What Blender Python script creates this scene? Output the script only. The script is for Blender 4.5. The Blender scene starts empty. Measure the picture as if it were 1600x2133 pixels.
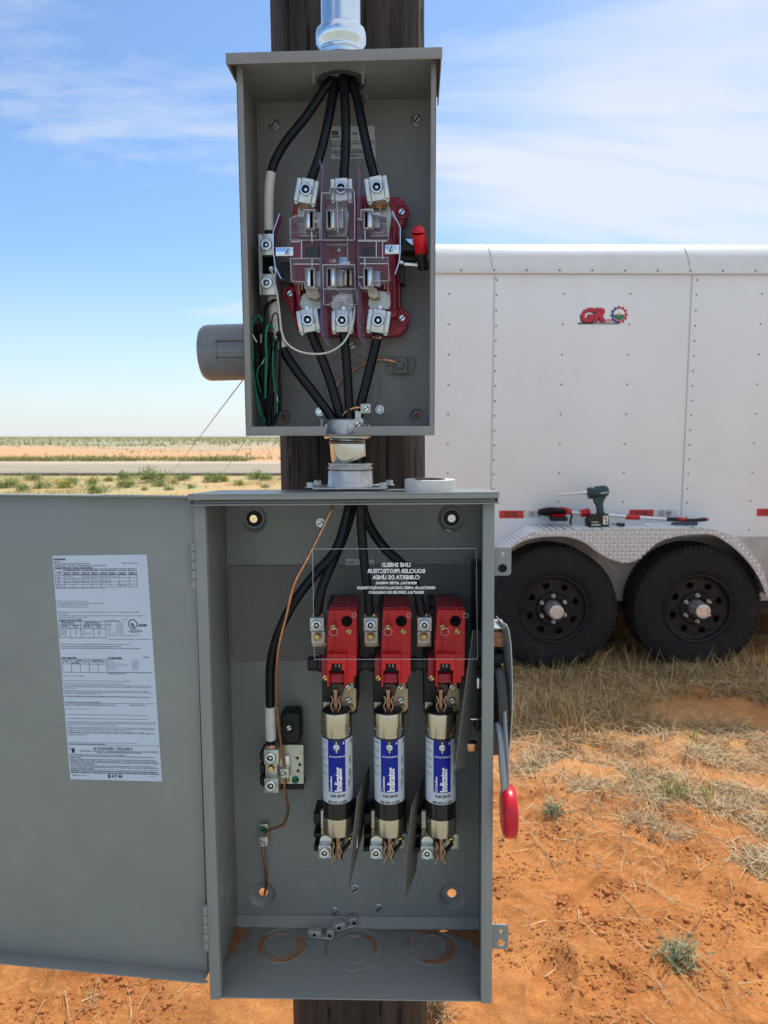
import bpy, bmesh, math, random
import numpy as np
from mathutils import Vector, Matrix, Euler, noise as mnoise
R = math.radians; PI = math.pi
random.seed(7); rng = np.random.default_rng(7)
scene = bpy.context.scene
C = scene.collection

# ------------------------------------------------------------------ camera
FPX, CX, CY, CAMZ = 1475.0, 800.0, 1066.5, 1.37
PITCH = math.atan(158.5/FPX)
cam = bpy.data.cameras.new('camera'); camo = bpy.data.objects.new('camera', cam); C.objects.link(camo)
camo.location = (0, 0, CAMZ); camo.rotation_euler = (PI/2-PITCH, 0, 0)
cam.sensor_fit = 'VERTICAL'; cam.sensor_height = 36; cam.sensor_width = 27
cam.lens = 36*FPX/2133; cam.clip_start = .02; cam.clip_end = 12000
cam.dof.use_dof = True; cam.dof.focus_distance = 1.03; cam.dof.aperture_fstop = 10.0
scene.camera = camo

# ------------------------------------------------------------------ sun and sky
SUN = Vector((.264, .423, .867)).normalized()
sl = bpy.data.lights.new('sun', 'SUN'); sl.energy = 3.9; sl.angle = R(.5); sl.color = (1, .975, .94)
so = bpy.data.objects.new('sun', sl); C.objects.link(so); so.rotation_euler = SUN.to_track_quat('Z', 'Y').to_euler(); so.location = (3, 3, 9)
world = bpy.data.worlds.new('World'); scene.world = world; world.use_nodes = True
nt = world.node_tree; nt.nodes.clear()
def N(t, typ, **kw):
    n = t.nodes.new(typ)
    for k, v in kw.items(): setattr(n, k, v)
    return n
out = N(nt, 'ShaderNodeOutputWorld'); bg = N(nt, 'ShaderNodeBackground'); bg.inputs['Strength'].default_value = .15
sky = N(nt, 'ShaderNodeTexSky', sky_type='NISHITA'); sky.sun_disc = False
sky.sun_elevation = math.asin(SUN.z); sky.sun_rotation = math.atan2(SUN.x, SUN.y)
sky.air_density = 1.0; sky.dust_density = .6; sky.ozone_density = 1.6
def math_n(t, op, a, b=None, c=None, clamp=False):
    n = t.nodes.new('ShaderNodeMath'); n.operation = op; n.use_clamp = clamp
    for i, v in enumerate((a, b, c)):
        if v is None: continue
        if isinstance(v, (int, float)): n.inputs[i].default_value = v
        else: t.links.new(v, n.inputs[i])
    return n.outputs[0]
tc = N(nt, 'ShaderNodeTexCoord'); sp = N(nt, 'ShaderNodeSeparateXYZ'); nt.links.new(tc.outputs['Generated'], sp.inputs[0])
X, Y, Z = sp.outputs
zz = math_n(nt, 'ADD', math_n(nt, 'MAXIMUM', Z, 0.0), .22)
cb = N(nt, 'ShaderNodeCombineXYZ')
nt.links.new(math_n(nt, 'DIVIDE', X, zz), cb.inputs[0]); nt.links.new(math_n(nt, 'DIVIDE', Y, zz), cb.inputs[1])
mp = N(nt, 'ShaderNodeMapping'); nt.links.new(cb.outputs[0], mp.inputs[0]); mp.inputs['Rotation'].default_value = (0, 0, R(24)); mp.inputs['Scale'].default_value = (.75, 2.1, 1); mp.inputs['Location'].default_value = (3.3, 1.7, 0)
n1 = N(nt, 'ShaderNodeTexNoise'); n1.inputs['Scale'].default_value = .9; n1.inputs['Detail'].default_value = 9; n1.inputs['Roughness'].default_value = .58; n1.inputs['Distortion'].default_value = .55
nt.links.new(mp.outputs[0], n1.inputs['Vector'])
n2 = N(nt, 'ShaderNodeTexNoise'); n2.inputs['Scale'].default_value = .8; n2.inputs['Detail'].default_value = 3; nt.links.new(cb.outputs[0], n2.inputs['Vector'])
m = math_n(nt, 'MULTIPLY_ADD', n1.outputs['Fac'], 3.6, -1.68)
m = math_n(nt, 'ADD', m, math_n(nt, 'MULTIPLY', math_n(nt, 'ADD', X, .06), 1.0))                 # the veil is thicker towards the east
m = math_n(nt, 'ADD', m, math_n(nt, 'MULTIPLY', math_n(nt, 'MAXIMUM', math_n(nt, 'SUBTRACT', Z, .27), 0.0), 1.5))   # and overhead
m = math_n(nt, 'ADD', m, math_n(nt, 'MULTIPLY_ADD', n2.outputs['Fac'], 1.2, -.62))
m = math_n(nt, 'MULTIPLY', m, 1.15, clamp=True)
m = math_n(nt, 'MINIMUM', m, .86)
hz = math_n(nt, 'SUBTRACT', 1.0, math_n(nt, 'MULTIPLY', math_n(nt, 'MAXIMUM', Z, 0.0), 4.2), clamp=True)
hz = math_n(nt, 'MULTIPLY', math_n(nt, 'POWER', hz, 1.6), .8)
m = math_n(nt, 'MAXIMUM', m, hz)
gain = N(nt, 'ShaderNodeMix', data_type='RGBA', blend_type='MULTIPLY'); gain.inputs['Factor'].default_value = 1
nt.links.new(sky.outputs[0], gain.inputs[6]); gain.inputs[7].default_value = (.84, 1.0, 1.14, 1)
mixc = N(nt, 'ShaderNodeMix', data_type='RGBA'); nt.links.new(m, mixc.inputs['Factor'])
nt.links.new(gain.outputs[2], mixc.inputs[6]); mixc.inputs[7].default_value = (5.5, 5.75, 6.05, 1)
nt.links.new(mixc.outputs[2], bg.inputs['Color']); nt.links.new(bg.outputs[0], out.inputs[0])
scene.view_settings.view_transform = 'Standard'; scene.view_settings.look = 'None'
scene.view_settings.exposure = 0.05; scene.view_settings.gamma = 1
try:
    scene.cycles.max_bounces = 8; scene.cycles.transparent_max_bounces = 24; scene.cycles.use_denoising = True
except Exception: pass

# ------------------------------------------------------------------ frames: a real plane in space, read through the photo's pixels
class Frame:
    def __init__(s, loc=(0, 0, 0), yaw=0, roll=0, tilt=0):
        s.M = Matrix.Translation(loc) @ Matrix.Rotation(yaw, 4, 'Z') @ Matrix.Rotation(tilt, 4, 'X') @ Matrix.Rotation(roll, 4, 'Y')
        s.I = s.M.inverted()
    def _ray(s, px, py):
        d = Vector(((px-CX)/FPX, 1, (CY-py)/FPX)); d = Matrix.Rotation(-PITCH, 3, 'X') @ d
        o = s.I @ Vector((0, 0, CAMZ)); return o, (s.I.to_3x3() @ d)
    def at(s, px, py, y):
        o, d = s._ray(px, py); return o+d*((y-o.y)/d.y)
    def atz(s, px, py, z):
        o, d = s._ray(px, py); return o+d*((z-o.z)/d.z)
    def w(s, v): return s.M @ Vector(v)
    def wat(s, px, py, y): return s.M @ s.at(px, py, y)
W = Frame()
L = Frame((-.0514, .94, .9245), -.0284, -.0089, -.0143)      # safety switch box
U = Frame((-.0628, .99, 1.6155), -.0448, -.0029, .0137)      # meter socket box
D_ = Frame((-.2545, .953, .9400), -R(6.9), 0, 0)             # open door of the safety switch
T = Frame((0, 4.0, 0), .012, 0, 0)                           # trailer
LW, LH, LD = .4038, .7189, .161
UW, UH, UD = .2643, .4904, .1134

# ------------------------------------------------------------------ materials
def mat(name, col, rough=.5, metal=0.0, var=0.0, vscale=20, bump=0.0, bscale=200, spec=.5, vcol=None, stretch=None, coat=0.0, island=None, trans=0.0, bdist=.001, dust=None):
    m = bpy.data.materials.new(name); m.use_nodes = True; t = m.node_tree; b = t.nodes['Principled BSDF']
    b.inputs['Base Color'].default_value = (*col, 1); b.inputs['Roughness'].default_value = rough; b.inputs['Metallic'].default_value = metal
    b.inputs['Specular IOR Level'].default_value = spec; b.inputs['Coat Weight'].default_value = coat
    tcn = N(t, 'ShaderNodeTexCoord'); vec = tcn.outputs['Object']
    if stretch:
        mpn = N(t, 'ShaderNodeMapping'); mpn.inputs['Scale'].default_value = stretch; t.links.new(vec, mpn.inputs[0]); vec = mpn.outputs[0]
    if island:
        g = N(t, 'ShaderNodeNewGeometry'); cr = N(t, 'ShaderNodeValToRGB'); t.links.new(g.outputs['Random Per Island'], cr.inputs[0])
        cr.color_ramp.elements[0].color = (*island[0], 1); cr.color_ramp.elements[1].color = (*island[-1], 1)
        for i, c in enumerate(island[1:-1]): cr.color_ramp.elements.new((i+1)/(len(island)-1)).color = (*c, 1)
        t.links.new(cr.outputs[0], b.inputs['Base Color'])
    if var:
        nn = N(t, 'ShaderNodeTexNoise'); nn.inputs['Scale'].default_value = vscale; nn.inputs['Detail'].default_value = 6; nn.inputs['Roughness'].default_value = .6
        t.links.new(vec, nn.inputs['Vector'])
        mx = N(t, 'ShaderNodeMix', data_type='RGBA'); mr = N(t, 'ShaderNodeMapRange'); mr.inputs[1].default_value = .3; mr.inputs[2].default_value = .7
        t.links.new(nn.outputs['Fac'], mr.inputs[0]); t.links.new(mr.outputs[0], mx.inputs['Factor'])
        c2 = vcol if vcol else tuple(c*(1-var) for c in col); c1 = col if vcol else tuple(min(1, c*(1+var)) for c in col)
        mx.inputs[6].default_value = (*c1, 1); mx.inputs[7].default_value = (*c2, 1); t.links.new(mx.outputs[2], b.inputs['Base Color'])
        mr2 = N(t, 'ShaderNodeMapRange'); mr2.inputs[1].default_value = .3; mr2.inputs[2].default_value = .7
        mr2.inputs[3].default_value = max(.02, rough*.8); mr2.inputs[4].default_value = min(1, rough*1.2)
        t.links.new(nn.outputs['Fac'], mr2.inputs[0]); t.links.new(mr2.outputs[0], b.inputs['Roughness'])
    if dust:
        dsc, amt, dc = dust; src = b.inputs['Base Color'].links[0].from_socket if b.inputs['Base Color'].links else None
        na = N(t, 'ShaderNodeTexNoise'); na.inputs['Scale'].default_value = dsc; na.inputs['Detail'].default_value = 8; na.inputs['Roughness'].default_value = .75; t.links.new(tcn.outputs['Object'], na.inputs['Vector'])
        nb = N(t, 'ShaderNodeTexNoise'); nb.inputs['Scale'].default_value = dsc*.16; nb.inputs['Detail'].default_value = 4; t.links.new(tcn.outputs['Object'], nb.inputs['Vector'])
        r1 = N(t, 'ShaderNodeMapRange'); r1.inputs[1].default_value = .50; r1.inputs[2].default_value = .72; t.links.new(na.outputs['Fac'], r1.inputs[0])
        r2 = N(t, 'ShaderNodeMapRange'); r2.inputs[1].default_value = .38; r2.inputs[2].default_value = .66; t.links.new(nb.outputs['Fac'], r2.inputs[0])
        fac = math_n(t, 'MULTIPLY', math_n(t, 'MULTIPLY', r1.outputs[0], r2.outputs[0]), amt, clamp=True)
        md = N(t, 'ShaderNodeMix', data_type='RGBA'); t.links.new(fac, md.inputs['Factor']); md.inputs[7].default_value = (*dc, 1)
        if src: t.links.new(src, md.inputs[6])
        else: md.inputs[6].default_value = (*col, 1)
        t.links.new(md.outputs[2], b.inputs['Base Color'])
    if bump:
        bn = N(t, 'ShaderNodeTexNoise'); bn.inputs['Scale'].default_value = bscale; bn.inputs['Detail'].default_value = 3; t.links.new(vec, bn.inputs['Vector'])
        bu = N(t, 'ShaderNodeBump'); bu.inputs['Strength'].default_value = bump; bu.inputs['Distance'].default_value = bdist
        t.links.new(bn.outputs['Fac'], bu.inputs['Height']); t.links.new(bu.outputs[0], b.inputs['Normal'])
    return m
def clear(name, tint, dens, edge_col=(.9, .85, .95), rough=.08, gl=.5):
    m = bpy.data.materials.new(name); m.use_nodes = True; t = m.node_tree; t.nodes.clear()
    o = N(t, 'ShaderNodeOutputMaterial'); tr = N(t, 'ShaderNodeBsdfTransparent'); tr.inputs[0].default_value = (*tint, 1)
    p = N(t, 'ShaderNodeBsdfPrincipled'); p.inputs['Base Color'].default_value = (*edge_col, 1); p.inputs['Roughness'].default_value = rough
    fr = N(t, 'ShaderNodeFresnel'); fr.inputs[0].default_value = 1.5
    f = math_n(t, 'ADD', math_n(t, 'MULTIPLY', fr.outputs[0], gl), dens, clamp=True)
    mx = N(t, 'ShaderNodeMixShader'); t.links.new(f, mx.inputs[0]); t.links.new(tr.outputs[0], mx.inputs[1]); t.links.new(p.outputs[0], mx.inputs[2]); t.links.new(mx.outputs[0], o.inputs[0])
    return m
M = {}
M['upaint'] = mat('warm_grey_paint', (.258, .247, .244), .40, var=.06, vscale=35, dust=(70, .35, (.34, .29, .24)), bump=.12, bscale=900, bdist=.0006)
M['lpaint'] = mat('blue_grey_paint', (.246, .259, .250), .36, var=.06, vscale=12, dust=(55, .38, (.36, .31, .25)), bump=.10, bscale=900, bdist=.0006)
M['groove'] = mat('dark_groove', (.06, .065, .07), .6)
M['zinc'] = mat('zinc_steel', (.72, .76, .80), .3, 1, var=.12, vscale=90, bump=.1, bscale=300, bdist=.0004)
M['galv'] = mat('galvanised_steel', (.66, .75, .84), .20, 1, var=.10, vscale=25, bump=.10, bscale=30, bdist=.0015)
M['alu'] = mat('tinned_aluminium', (.64, .67, .68), .38, .8, var=.12, vscale=120, bump=.15, bscale=400, bdist=.0004)
M['castalu'] = mat('cast_aluminium', (.58, .58, .57), .5, .8, var=.15, vscale=90, bump=.5, bscale=350, bdist=.0006)
M['chrome'] = mat('bright_plating', (.55, .55, .52), .10, 1, var=.1, vscale=30)
M['capmetal'] = mat('brushed_ferrule', (.57, .52, .42), .24, 1, var=.12, vscale=60, stretch=(30, 30, 1))
M['brass'] = mat('brass', (.72, .55, .22), .3, 1, var=.2, vscale=200)
M['copper'] = mat('copper', (.75, .36, .20), .32, 1, var=.3, vscale=120)
M['oldcopper'] = mat('brown_copper', (.38, .20, .13), .38, .9, var=.3, vscale=120)
M['beige'] = mat('beige_plated_steel', (.60, .55, .44), .4, .6, var=.15, vscale=90)
M['tan'] = mat('tan_contact_metal', (.42, .33, .24), .38, .8, var=.2, vscale=90)
M['cable'] = mat('black_cable_jacket', (.006, .008, .012), .32, var=.2, vscale=50, spec=.28)
M['black'] = mat('black_moulded_plastic', (.010, .010, .011), .45, spec=.4)
M['hole'] = mat('dark_bore', (.004, .004, .005), .9, spec=.1)
M['tape'] = mat('white_tape', (.68, .66, .62), .55, var=.08, vscale=60, bump=.3, bscale=120)
M['whitewire'] = mat('white_wire_jacket', (.66, .62, .58), .4)
M['green'] = mat('green_wire_jacket', (.005, .16, .09), .4)
M['greenscrew'] = mat('green_screw', (.01, .20, .10), .35, .5)
M['red'] = mat('red_moulded_plastic', (.62, .006, .012), .35, var=.12, vscale=60)
M['dkred'] = mat('dark_red_moulded_plastic', (.36, .008, .030), .35, var=.15, vscale=80)
M['gripred'] = mat('red_vinyl_grip', (.62, .004, .016), .28)
M['fibre'] = mat('grey_fibre_sheet', (.17, .16, .145), .75, var=.14, vscale=300, bump=.1, bscale=600)
M['fibre2'] = mat('grey_insulating_paper', (.205, .195, .18), .8, var=.12, vscale=500)
M['paper'] = mat('white_paper', (.56, .63, .76), .6, var=.03, vscale=8)
M['sticker'] = mat('white_sticker', (.62, .62, .62), .5)
M['ink'] = mat('black_ink', (.03, .03, .045), .6)
M['greyink'] = mat('grey_ink', (.20, .20, .27), .6)
M['whiteink'] = mat('white_ink', (.9, .9, .92), .5)
M['blue'] = mat('blue_label_print', (.008, .018, .30), .5, spec=.25)
M['label'] = mat('white_fuse_label', (.60, .64, .70), .5, spec=.25)
M['hatch'] = mat('pale_grey_hatch', (.38, .40, .46), .4)
M['shield'] = clear('clear_polycarbonate_sheet', (.95, .96, .97), .004, (.08, .08, .08), .03, .22)
M['shieldedge'] = clear('clear_sheet_edge', (.8, .8, .8), .45, (.75, .75, .78), .2, .3)
M['cover'] = clear('clear_violet_plastic', (.975, .965, .985), .010, (.62, .60, .72), .05, 1.1)
M['coveredge'] = clear('clear_plastic_rim', (.88, .86, .92), .42, (.95, .95, 1.0), .10, .6)
M['violet'] = clear('violet_plastic_edge', (.62, .52, .66), .45, (.22, .14, .27), .2, .5)
M['wood'] = mat('weathered_creosote_wood', (.044, .029, .021), .8, var=.4, vscale=7, bump=.8, bscale=9, vcol=(.010, .009, .009), stretch=(4, 4, .5), bdist=.006)
M['dirt'] = mat('orange_brown_dirt', (.33, .13, .05), .95, var=.35, vscale=200, bump=.5, bscale=400)
M['trailer'] = mat('white_trailer_skin', (.79, .825, .84), .42, dust=(5, .25, (.50, .40, .30)), var=.045, vscale=1.6, bump=.10, bscale=2.2, bdist=.02, stretch=(1, 1, .45))
M['roofrail'] = mat('white_roof_rail', (.74, .75, .75), .3, dust=(9, .35, (.45, .36, .28)), var=.04, vscale=5)
M['rivet'] = mat('dull_rivet', (.22, .22, .22), .5, .3)
M['fender'] = mat('bright_treadplate', (.50, .51, .52), .45, .3, var=.06, vscale=12)
M['inner'] = mat('dusty_aluminium_panel', (.40, .38, .35), .6, .2, var=.2, vscale=9)
M['tyre'] = mat('dusty_tyre_rubber', (.015, .016, .018), .75, dust=(16, .30, (.16, .10, .06)), var=.35, vscale=14, vcol=(.028, .027, .026), bump=.25, bscale=60, spec=.15)
M['rim'] = mat('black_steel_rim', (.008, .009, .011), .5, dust=(28, .35, (.17, .10, .05)), var=.4, vscale=16, vcol=(.022, .02, .018), spec=.25)
M['hub'] = mat('dull_hub_metal', (.66, .66, .64), .4, .8, var=.2, vscale=60)
M['under'] = mat('black_frame_paint', (.02, .02, .02), .7)
M['redtape'] = mat('red_reflective_tape', (.55, .02, .02), .3)
M['whtape'] = mat('white_reflective_tape', (.60, .60, .60), .3)
M['teal'] = mat('dark_teal_plastic', (.010, .045, .055), .45)
M['bluegrip'] = mat('navy_grip', (.03, .045, .10), .6)
M['logored'] = mat('logo_red', (.55, .02, .05), .4)
M['logogreen'] = mat('logo_green', (.03, .20, .10), .4)
M['logoblue'] = mat('logo_blue', (.06, .06, .25), .4)
M['logoyellow'] = mat('logo_yellow', (.6, .45, .08), .4)
M['pvc'] = mat('grey_plastic_cylinder', (.17, .18, .20), .2, var=.05, vscale=20)

# ------------------------------------------------------------------ mesh builder
def catmull(pts, seg=8):
    P = [Vector(p) for p in pts]
    if len(P) < 3: return P
    P = [P[0]*2-P[1]]+P+[P[-1]*2-P[-2]]; o = []
    for i in range(1, len(P)-2):
        a, b, c, d = P[i-1:i+3]
        for k in range(seg):
            t = k/seg
            o.append(.5*((2*b)+(c-a)*t+(2*a-5*b+4*c-d)*t*t+(3*b-a-3*c+d)*t**3))
    o.append(P[-2]); return o
class MB:
    def __init__(s, F=W): s.F = F; s.v = []; s.f = []; s.mi = []
    def raw(s, vs, fs, mi=0, Mx=None):
        b = len(s.v)
        s.v += [((Mx @ Vector(v)) if Mx else Vector(v)) for v in vs]
        s.f += [tuple(b+i for i in f) for f in fs]; s.mi += [mi]*len(fs); return s
    def box(s, c, size, bev=0, mi=0, rot=None):
        bm = bmesh.new(); bmesh.ops.create_cube(bm, size=1)
        for v in bm.verts: v.co = Vector((v.co.x*size[0], v.co.y*size[1], v.co.z*size[2]))
        if bev > 0: bmesh.ops.bevel(bm, geom=list(bm.edges), offset=min(bev, min(size)*.45), segments=2, affect='EDGES', profile=.5)
        Mx = Matrix.Translation(c)
        if rot is not None: Mx = Mx @ (rot if isinstance(rot, Matrix) else Euler(rot).to_matrix().to_4x4())
        bm.verts.index_update(); s.raw([v.co for v in bm.verts], [[v.index for v in f.verts] for f in bm.faces], mi, Mx); bm.free(); return s
    def pxbox(s, x0, y0, x1, y1, ya, yb, bev=.0008, mi=0):
        "a box whose front face (depth ya) covers these photo pixels and which runs back to depth yb"
        p = s.F.at(x0, y0, ya); q = s.F.at(x1, y1, ya)
        return s.box(((p.x+q.x)/2, (ya+yb)/2, (p.z+q.z)/2), (abs(q.x-p.x), abs(yb-ya), abs(q.z-p.z)), bev, mi)
    def lathe(s, prof, o, ax, n=24, mi=0, closed=False):
        o = Vector(o); ax = Vector(ax).normalized(); Q = ax.to_track_quat('Z', 'Y').to_matrix(); vs = []; fs = []
        for (r, h) in prof:
            for k in range(n):
                a = 2*PI*k/n; vs.append(o+Q @ Vector((r*math.cos(a), r*math.sin(a), h)))
        m_ = len(prof)
        for i in range(m_-1 if not closed else m_):
            j = (i+1) % m_
            for k in range(n): k2 = (k+1) % n; fs.append((i*n+k, i*n+k2, j*n+k2, j*n+k))
        return s.raw(vs, fs, mi)
    def cyl(s, p0, p1, r, r1=None, n=20, mi=0, bev=0):
        p0 = Vector(p0); p1 = Vector(p1); h = (p1-p0).length; r1 = r if r1 is None else r1
        e = 1e-6
        if bev: pr = [(e, 0), (r-bev, 0), (r, bev), (r1, h-bev), (r1-bev, h), (e, h)]
        else: pr = [(e, 0), (r, 0), (r1, h), (e, h)]
        return s.lathe(pr, p0, p1-p0, n, mi)
    def torus(s, c, ax, R0, r, n=32, m_=6, mi=0, flat=1):
        pr = [(R0+r*math.cos(2*PI*k/m_), flat*r*math.sin(2*PI*k/m_)) for k in range(m_)]
        return s.lathe(pr, c, ax, n, mi, closed=True)
    def tube(s, pts, r, n=10, mi=0, seg=8, spline=True, cap=True, flat=None):
        P = catmull(pts, seg) if spline else [Vector(p) for p in pts]
        K = len(P); rr = r if callable(r) else (lambda t: r); vs = []; fs = []
        t0 = (P[1]-P[0]).normalized(); up = Vector((0, 1, 0)) if abs(t0.y) < .9 else Vector((1, 0, 0)); nrm = (up-t0*up.dot(t0)).normalized()
        for i in range(K):
            t = (P[min(i+1, K-1)]-P[max(i-1, 0)]).normalized(); nrm = (nrm-t*nrm.dot(t)).normalized(); bn = t.cross(nrm); ri = rr(i/(K-1))
            for k in range(n): a = 2*PI*k/n; vs.append(P[i]+(nrm*math.cos(a)*(flat or 1)+bn*math.sin(a))*ri)
        for i in range(K-1):
            for k in range(n): k2 = (k+1) % n; fs.append((i*n+k, i*n+k2, (i+1)*n+k2, (i+1)*n+k))
        if cap: fs += [tuple(range(n-1, -1, -1)), tuple((K-1)*n+k for k in range(n))]
        return s.raw(vs, fs, mi)
    def plate(s, outline, holes=(), y0=0, y1=.002, bev=0, mi=0, Mx=None):
        "polygon in x-z extruded from depth y0 to y1"
        cu = bpy.data.curves.new('tmp', 'CURVE'); cu.dimensions = '2D'; cu.fill_mode = 'BOTH'; h = abs(y1-y0)/2
        cu.extrude = max(h-bev, 1e-6); cu.bevel_depth = bev; cu.bevel_resolution = 1; cu.offset = -bev
        for pl in (outline, *holes):
            sp_ = cu.splines.new('POLY'); sp_.points.add(len(pl)-1)
            for i, (a, b) in enumerate(pl): sp_.points[i].co = (a, b, 0, 1)
            sp_.use_cyclic_u = True
        ob = bpy.data.objects.new('tmp', cu); me = bpy.data.meshes.new_from_object(ob)
        yc = (y0+y1)/2; B = Matrix(((1, 0, 0, 0), (0, 0, 1, yc), (0, 1, 0, 0), (0, 0, 0, 1)))
        s.raw([v.co for v in me.vertices], [list(p.vertices)[::-1] for p in me.polygons], mi, (Mx @ B) if Mx else B)
        bpy.data.objects.remove(ob); bpy.data.curves.remove(cu); bpy.data.meshes.remove(me); return s
    def pxplate(s, pts, y0, y1, holes=(), bev=0, mi=0, ref=None):
        "photo-pixel polygon read on the plane of depth ref (default its front, y0)"
        g = lambda pl: [(s.F.at(x, y, y0 if ref is None else ref).x, s.F.at(x, y, y0 if ref is None else ref).z) for x, y in pl]
        return s.plate(g(pts), [g(h) for h in holes], y0, y1, bev, mi)
    def text(s, st, mapf, mi=0, bold=0.0):
        "mapf takes text coordinates normalised to 0..1 in x; y in cap heights, returns a local point"
        vs, fs = textmesh(st, bold); return s.raw([mapf(u, v) for u, v in vs], fs, mi)
    def rock(s, c, r, mi=0, sq=.7):
        vs = []; 
        for v in ICO[0]: 
            k = r*(.75+.5*random.random()); vs.append(Vector(c)+Vector((v[0]*k, v[1]*k, v[2]*k*sq)))
        return s.raw(vs, ICO[1], mi)
bmi = bmesh.new(); bmesh.ops.create_icosphere(bmi, subdivisions=1, radius=1); bmi.verts.index_update()
ICO = ([tuple(v.co) for v in bmi.verts], [tuple(v.index for v in f.verts) for f in bmi.faces]); bmi.free()
_tx = {}
def textmesh(st, bold=0.0):
    if (st, bold) in _tx: return _tx[(st, bold)]
    cu = bpy.data.curves.new('tmp', 'FONT'); cu.body = st; cu.size = 1; cu.offset = bold; cu.resolution_u = 2
    ob = bpy.data.objects.new('tmp', cu); me = bpy.data.meshes.new_from_object(ob)
    vs = [(v.co.x, v.co.y) for v in me.vertices]; fs = [tuple(p.vertices) for p in me.polygons]
    if vs:
        x0 = min(v[0] for v in vs); x1 = max(v[0] for v in vs); vs = [((a-x0)/(x1-x0), b/.73) for a, b in vs]
    bpy.data.objects.remove(ob); bpy.data.curves.remove(cu); bpy.data.meshes.remove(me)
    _tx[(st, bold)] = (vs, fs); return vs, fs
ORG = {}
SPLIT = set('mounting_screw block_screw contact_plate bypass_spring stud side_spring_clip brass_screw steel_screw spring_clip moving_contact rubber_washer rivet weld_stud dimple_bore wire_tip end_panel knife_blade bonding_lug phase_barrier clip_plate load_base load_lug black_base drive_linkage clamp shaft_collar lettering mirrored_print chassis standoff_insulator side_shell roof_seam neutral_assembly line_lug lever_pin handle_mechanism'.split())
def clusters(mb, pad=.0012):
    par = list(range(len(mb.v)))
    def fd(i):
        while par[i] != i: par[i] = par[par[i]]; i = par[i]
        return i
    for f in mb.f:
        a = fd(f[0])
        for j in f[1:]:
            b_ = fd(j)
            if b_ != a: par[b_] = a
    g_ = {}
    for fi, f in enumerate(mb.f): g_.setdefault(fd(f[0]), []).append(fi)
    cl_ = []
    for fl in g_.values():
        P = [mb.v[i] for fi in fl for i in mb.f[fi]]; lo = [min(p[k] for p in P)-pad for k in range(3)]; hi = [max(p[k] for p in P)+pad for k in range(3)]; cl_.append([fl, lo, hi])
    ch_ = True
    while ch_:
        ch_ = False; out_ = []
        for c_ in cl_:
            for o_ in out_:
                if all(c_[1][k] <= o_[2][k] and o_[1][k] <= c_[2][k] for k in range(3)):
                    o_[0] += c_[0]; o_[1] = [min(a, b_) for a, b_ in zip(o_[1], c_[1])]; o_[2] = [max(a, b_) for a, b_ in zip(o_[2], c_[2])]; ch_ = True; break
            else: out_.append(c_)
        cl_ = out_
    return cl_
def emit(mb, name, mats, parent=None, label=None, cat=None, group=None, kind=None, loc=None, angle=38):
    if name in SPLIT and parent is not None:
        cl_ = clusters(mb)
        if len(cl_) > 1:
            r_ = None
            for fl, _, _ in cl_:
                m2 = MB(mb.F); mp_ = {}
                for fi in sorted(fl):
                    nf = []
                    for i in mb.f[fi]:
                        if i not in mp_: mp_[i] = len(m2.v); m2.v.append(mb.v[i])
                        nf.append(mp_[i])
                    m2.f.append(tuple(nf)); m2.mi.append(mb.mi[fi])
                r_ = emit1(m2, name, mats, parent, label, cat, group, kind, loc, angle)
            return r_
    return emit1(mb, name, mats, parent, label, cat, group, kind, loc, angle)
def emit1(mb, name, mats, parent=None, label=None, cat=None, group=None, kind=None, loc=None, angle=38):
    if not isinstance(mats, (list, tuple)): mats = [mats]
    Fm = mb.F.M; vs = [Fm @ v for v in mb.v]
    if parent is not None: o0 = ORG[parent.name]
    elif loc is not None: o0 = Vector(loc)
    else:
        if vs and kind != 'structure': o0 = Vector((sum(v.x for v in vs)/len(vs), sum(v.y for v in vs)/len(vs), min(v.z for v in vs)))
        else: o0 = Vector((0, 0, 0))
    me = bpy.data.meshes.new(name); me.from_pydata([v-o0 for v in vs], [], mb.f)
    for m_ in mats: me.materials.append(m_)
    me.polygons.foreach_set('material_index', mb.mi); me.polygons.foreach_set('use_smooth', [True]*len(mb.f)); me.update()
    try: me.set_sharp_from_angle(angle=R(angle))
    except Exception: pass
    o = bpy.data.objects.new(name, me); C.objects.link(o)
    if parent is not None: o.parent = parent
    else: o.location = o0
    ORG[o.name] = o0
    tag(o, label, cat, group, kind); return o
def tag(o, label=None, cat=None, group=None, kind=None):
    if label: o['label'] = label
    if cat: o['category'] = cat
    if group: o['group'] = group
    if kind: o['kind'] = kind
    return o
def thing(name, label, cat, loc, group=None):
    o = bpy.data.objects.new(name, None); o.empty_display_size = .05; C.objects.link(o); o.location = loc; ORG[o.name] = Vector(loc)
    return tag(o, label, cat, group)
def copy_tree(o, delta=(0, 0, 0), parent=None, label=None, rot=0, scale=None):
    c = o.copy(); C.objects.link(c)
    if parent is not None: c.parent = parent
    else: c.location = Vector(o.location)+Vector(delta)
    if rot: c.rotation_euler.z = rot
    if scale: c.scale = scale
    if label: c['label'] = label
    for ch in [x for x in list(C.objects) if x.parent == o]: copy_tree(ch, (0, 0, 0), c)
    return c
def circ(cx, cz, r, n=28, a0=0): return [(cx+r*math.cos(a0+2*PI*k/n), cz+r*math.sin(a0+2*PI*k/n)) for k in range(n)]
def rrect(x0, z0, x1, z1, r=.003, n=4):
    o = []
    for (cx, cz, a) in ((x1-r, z1-r, 0), (x0+r, z1-r, PI/2), (x0+r, z0+r, PI), (x1-r, z0+r, 3*PI/2)):
        for k in range(n+1): t = a+PI/2*k/n; o.append((cx+r*math.cos(t), cz+r*math.sin(t)))
    return o
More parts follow.
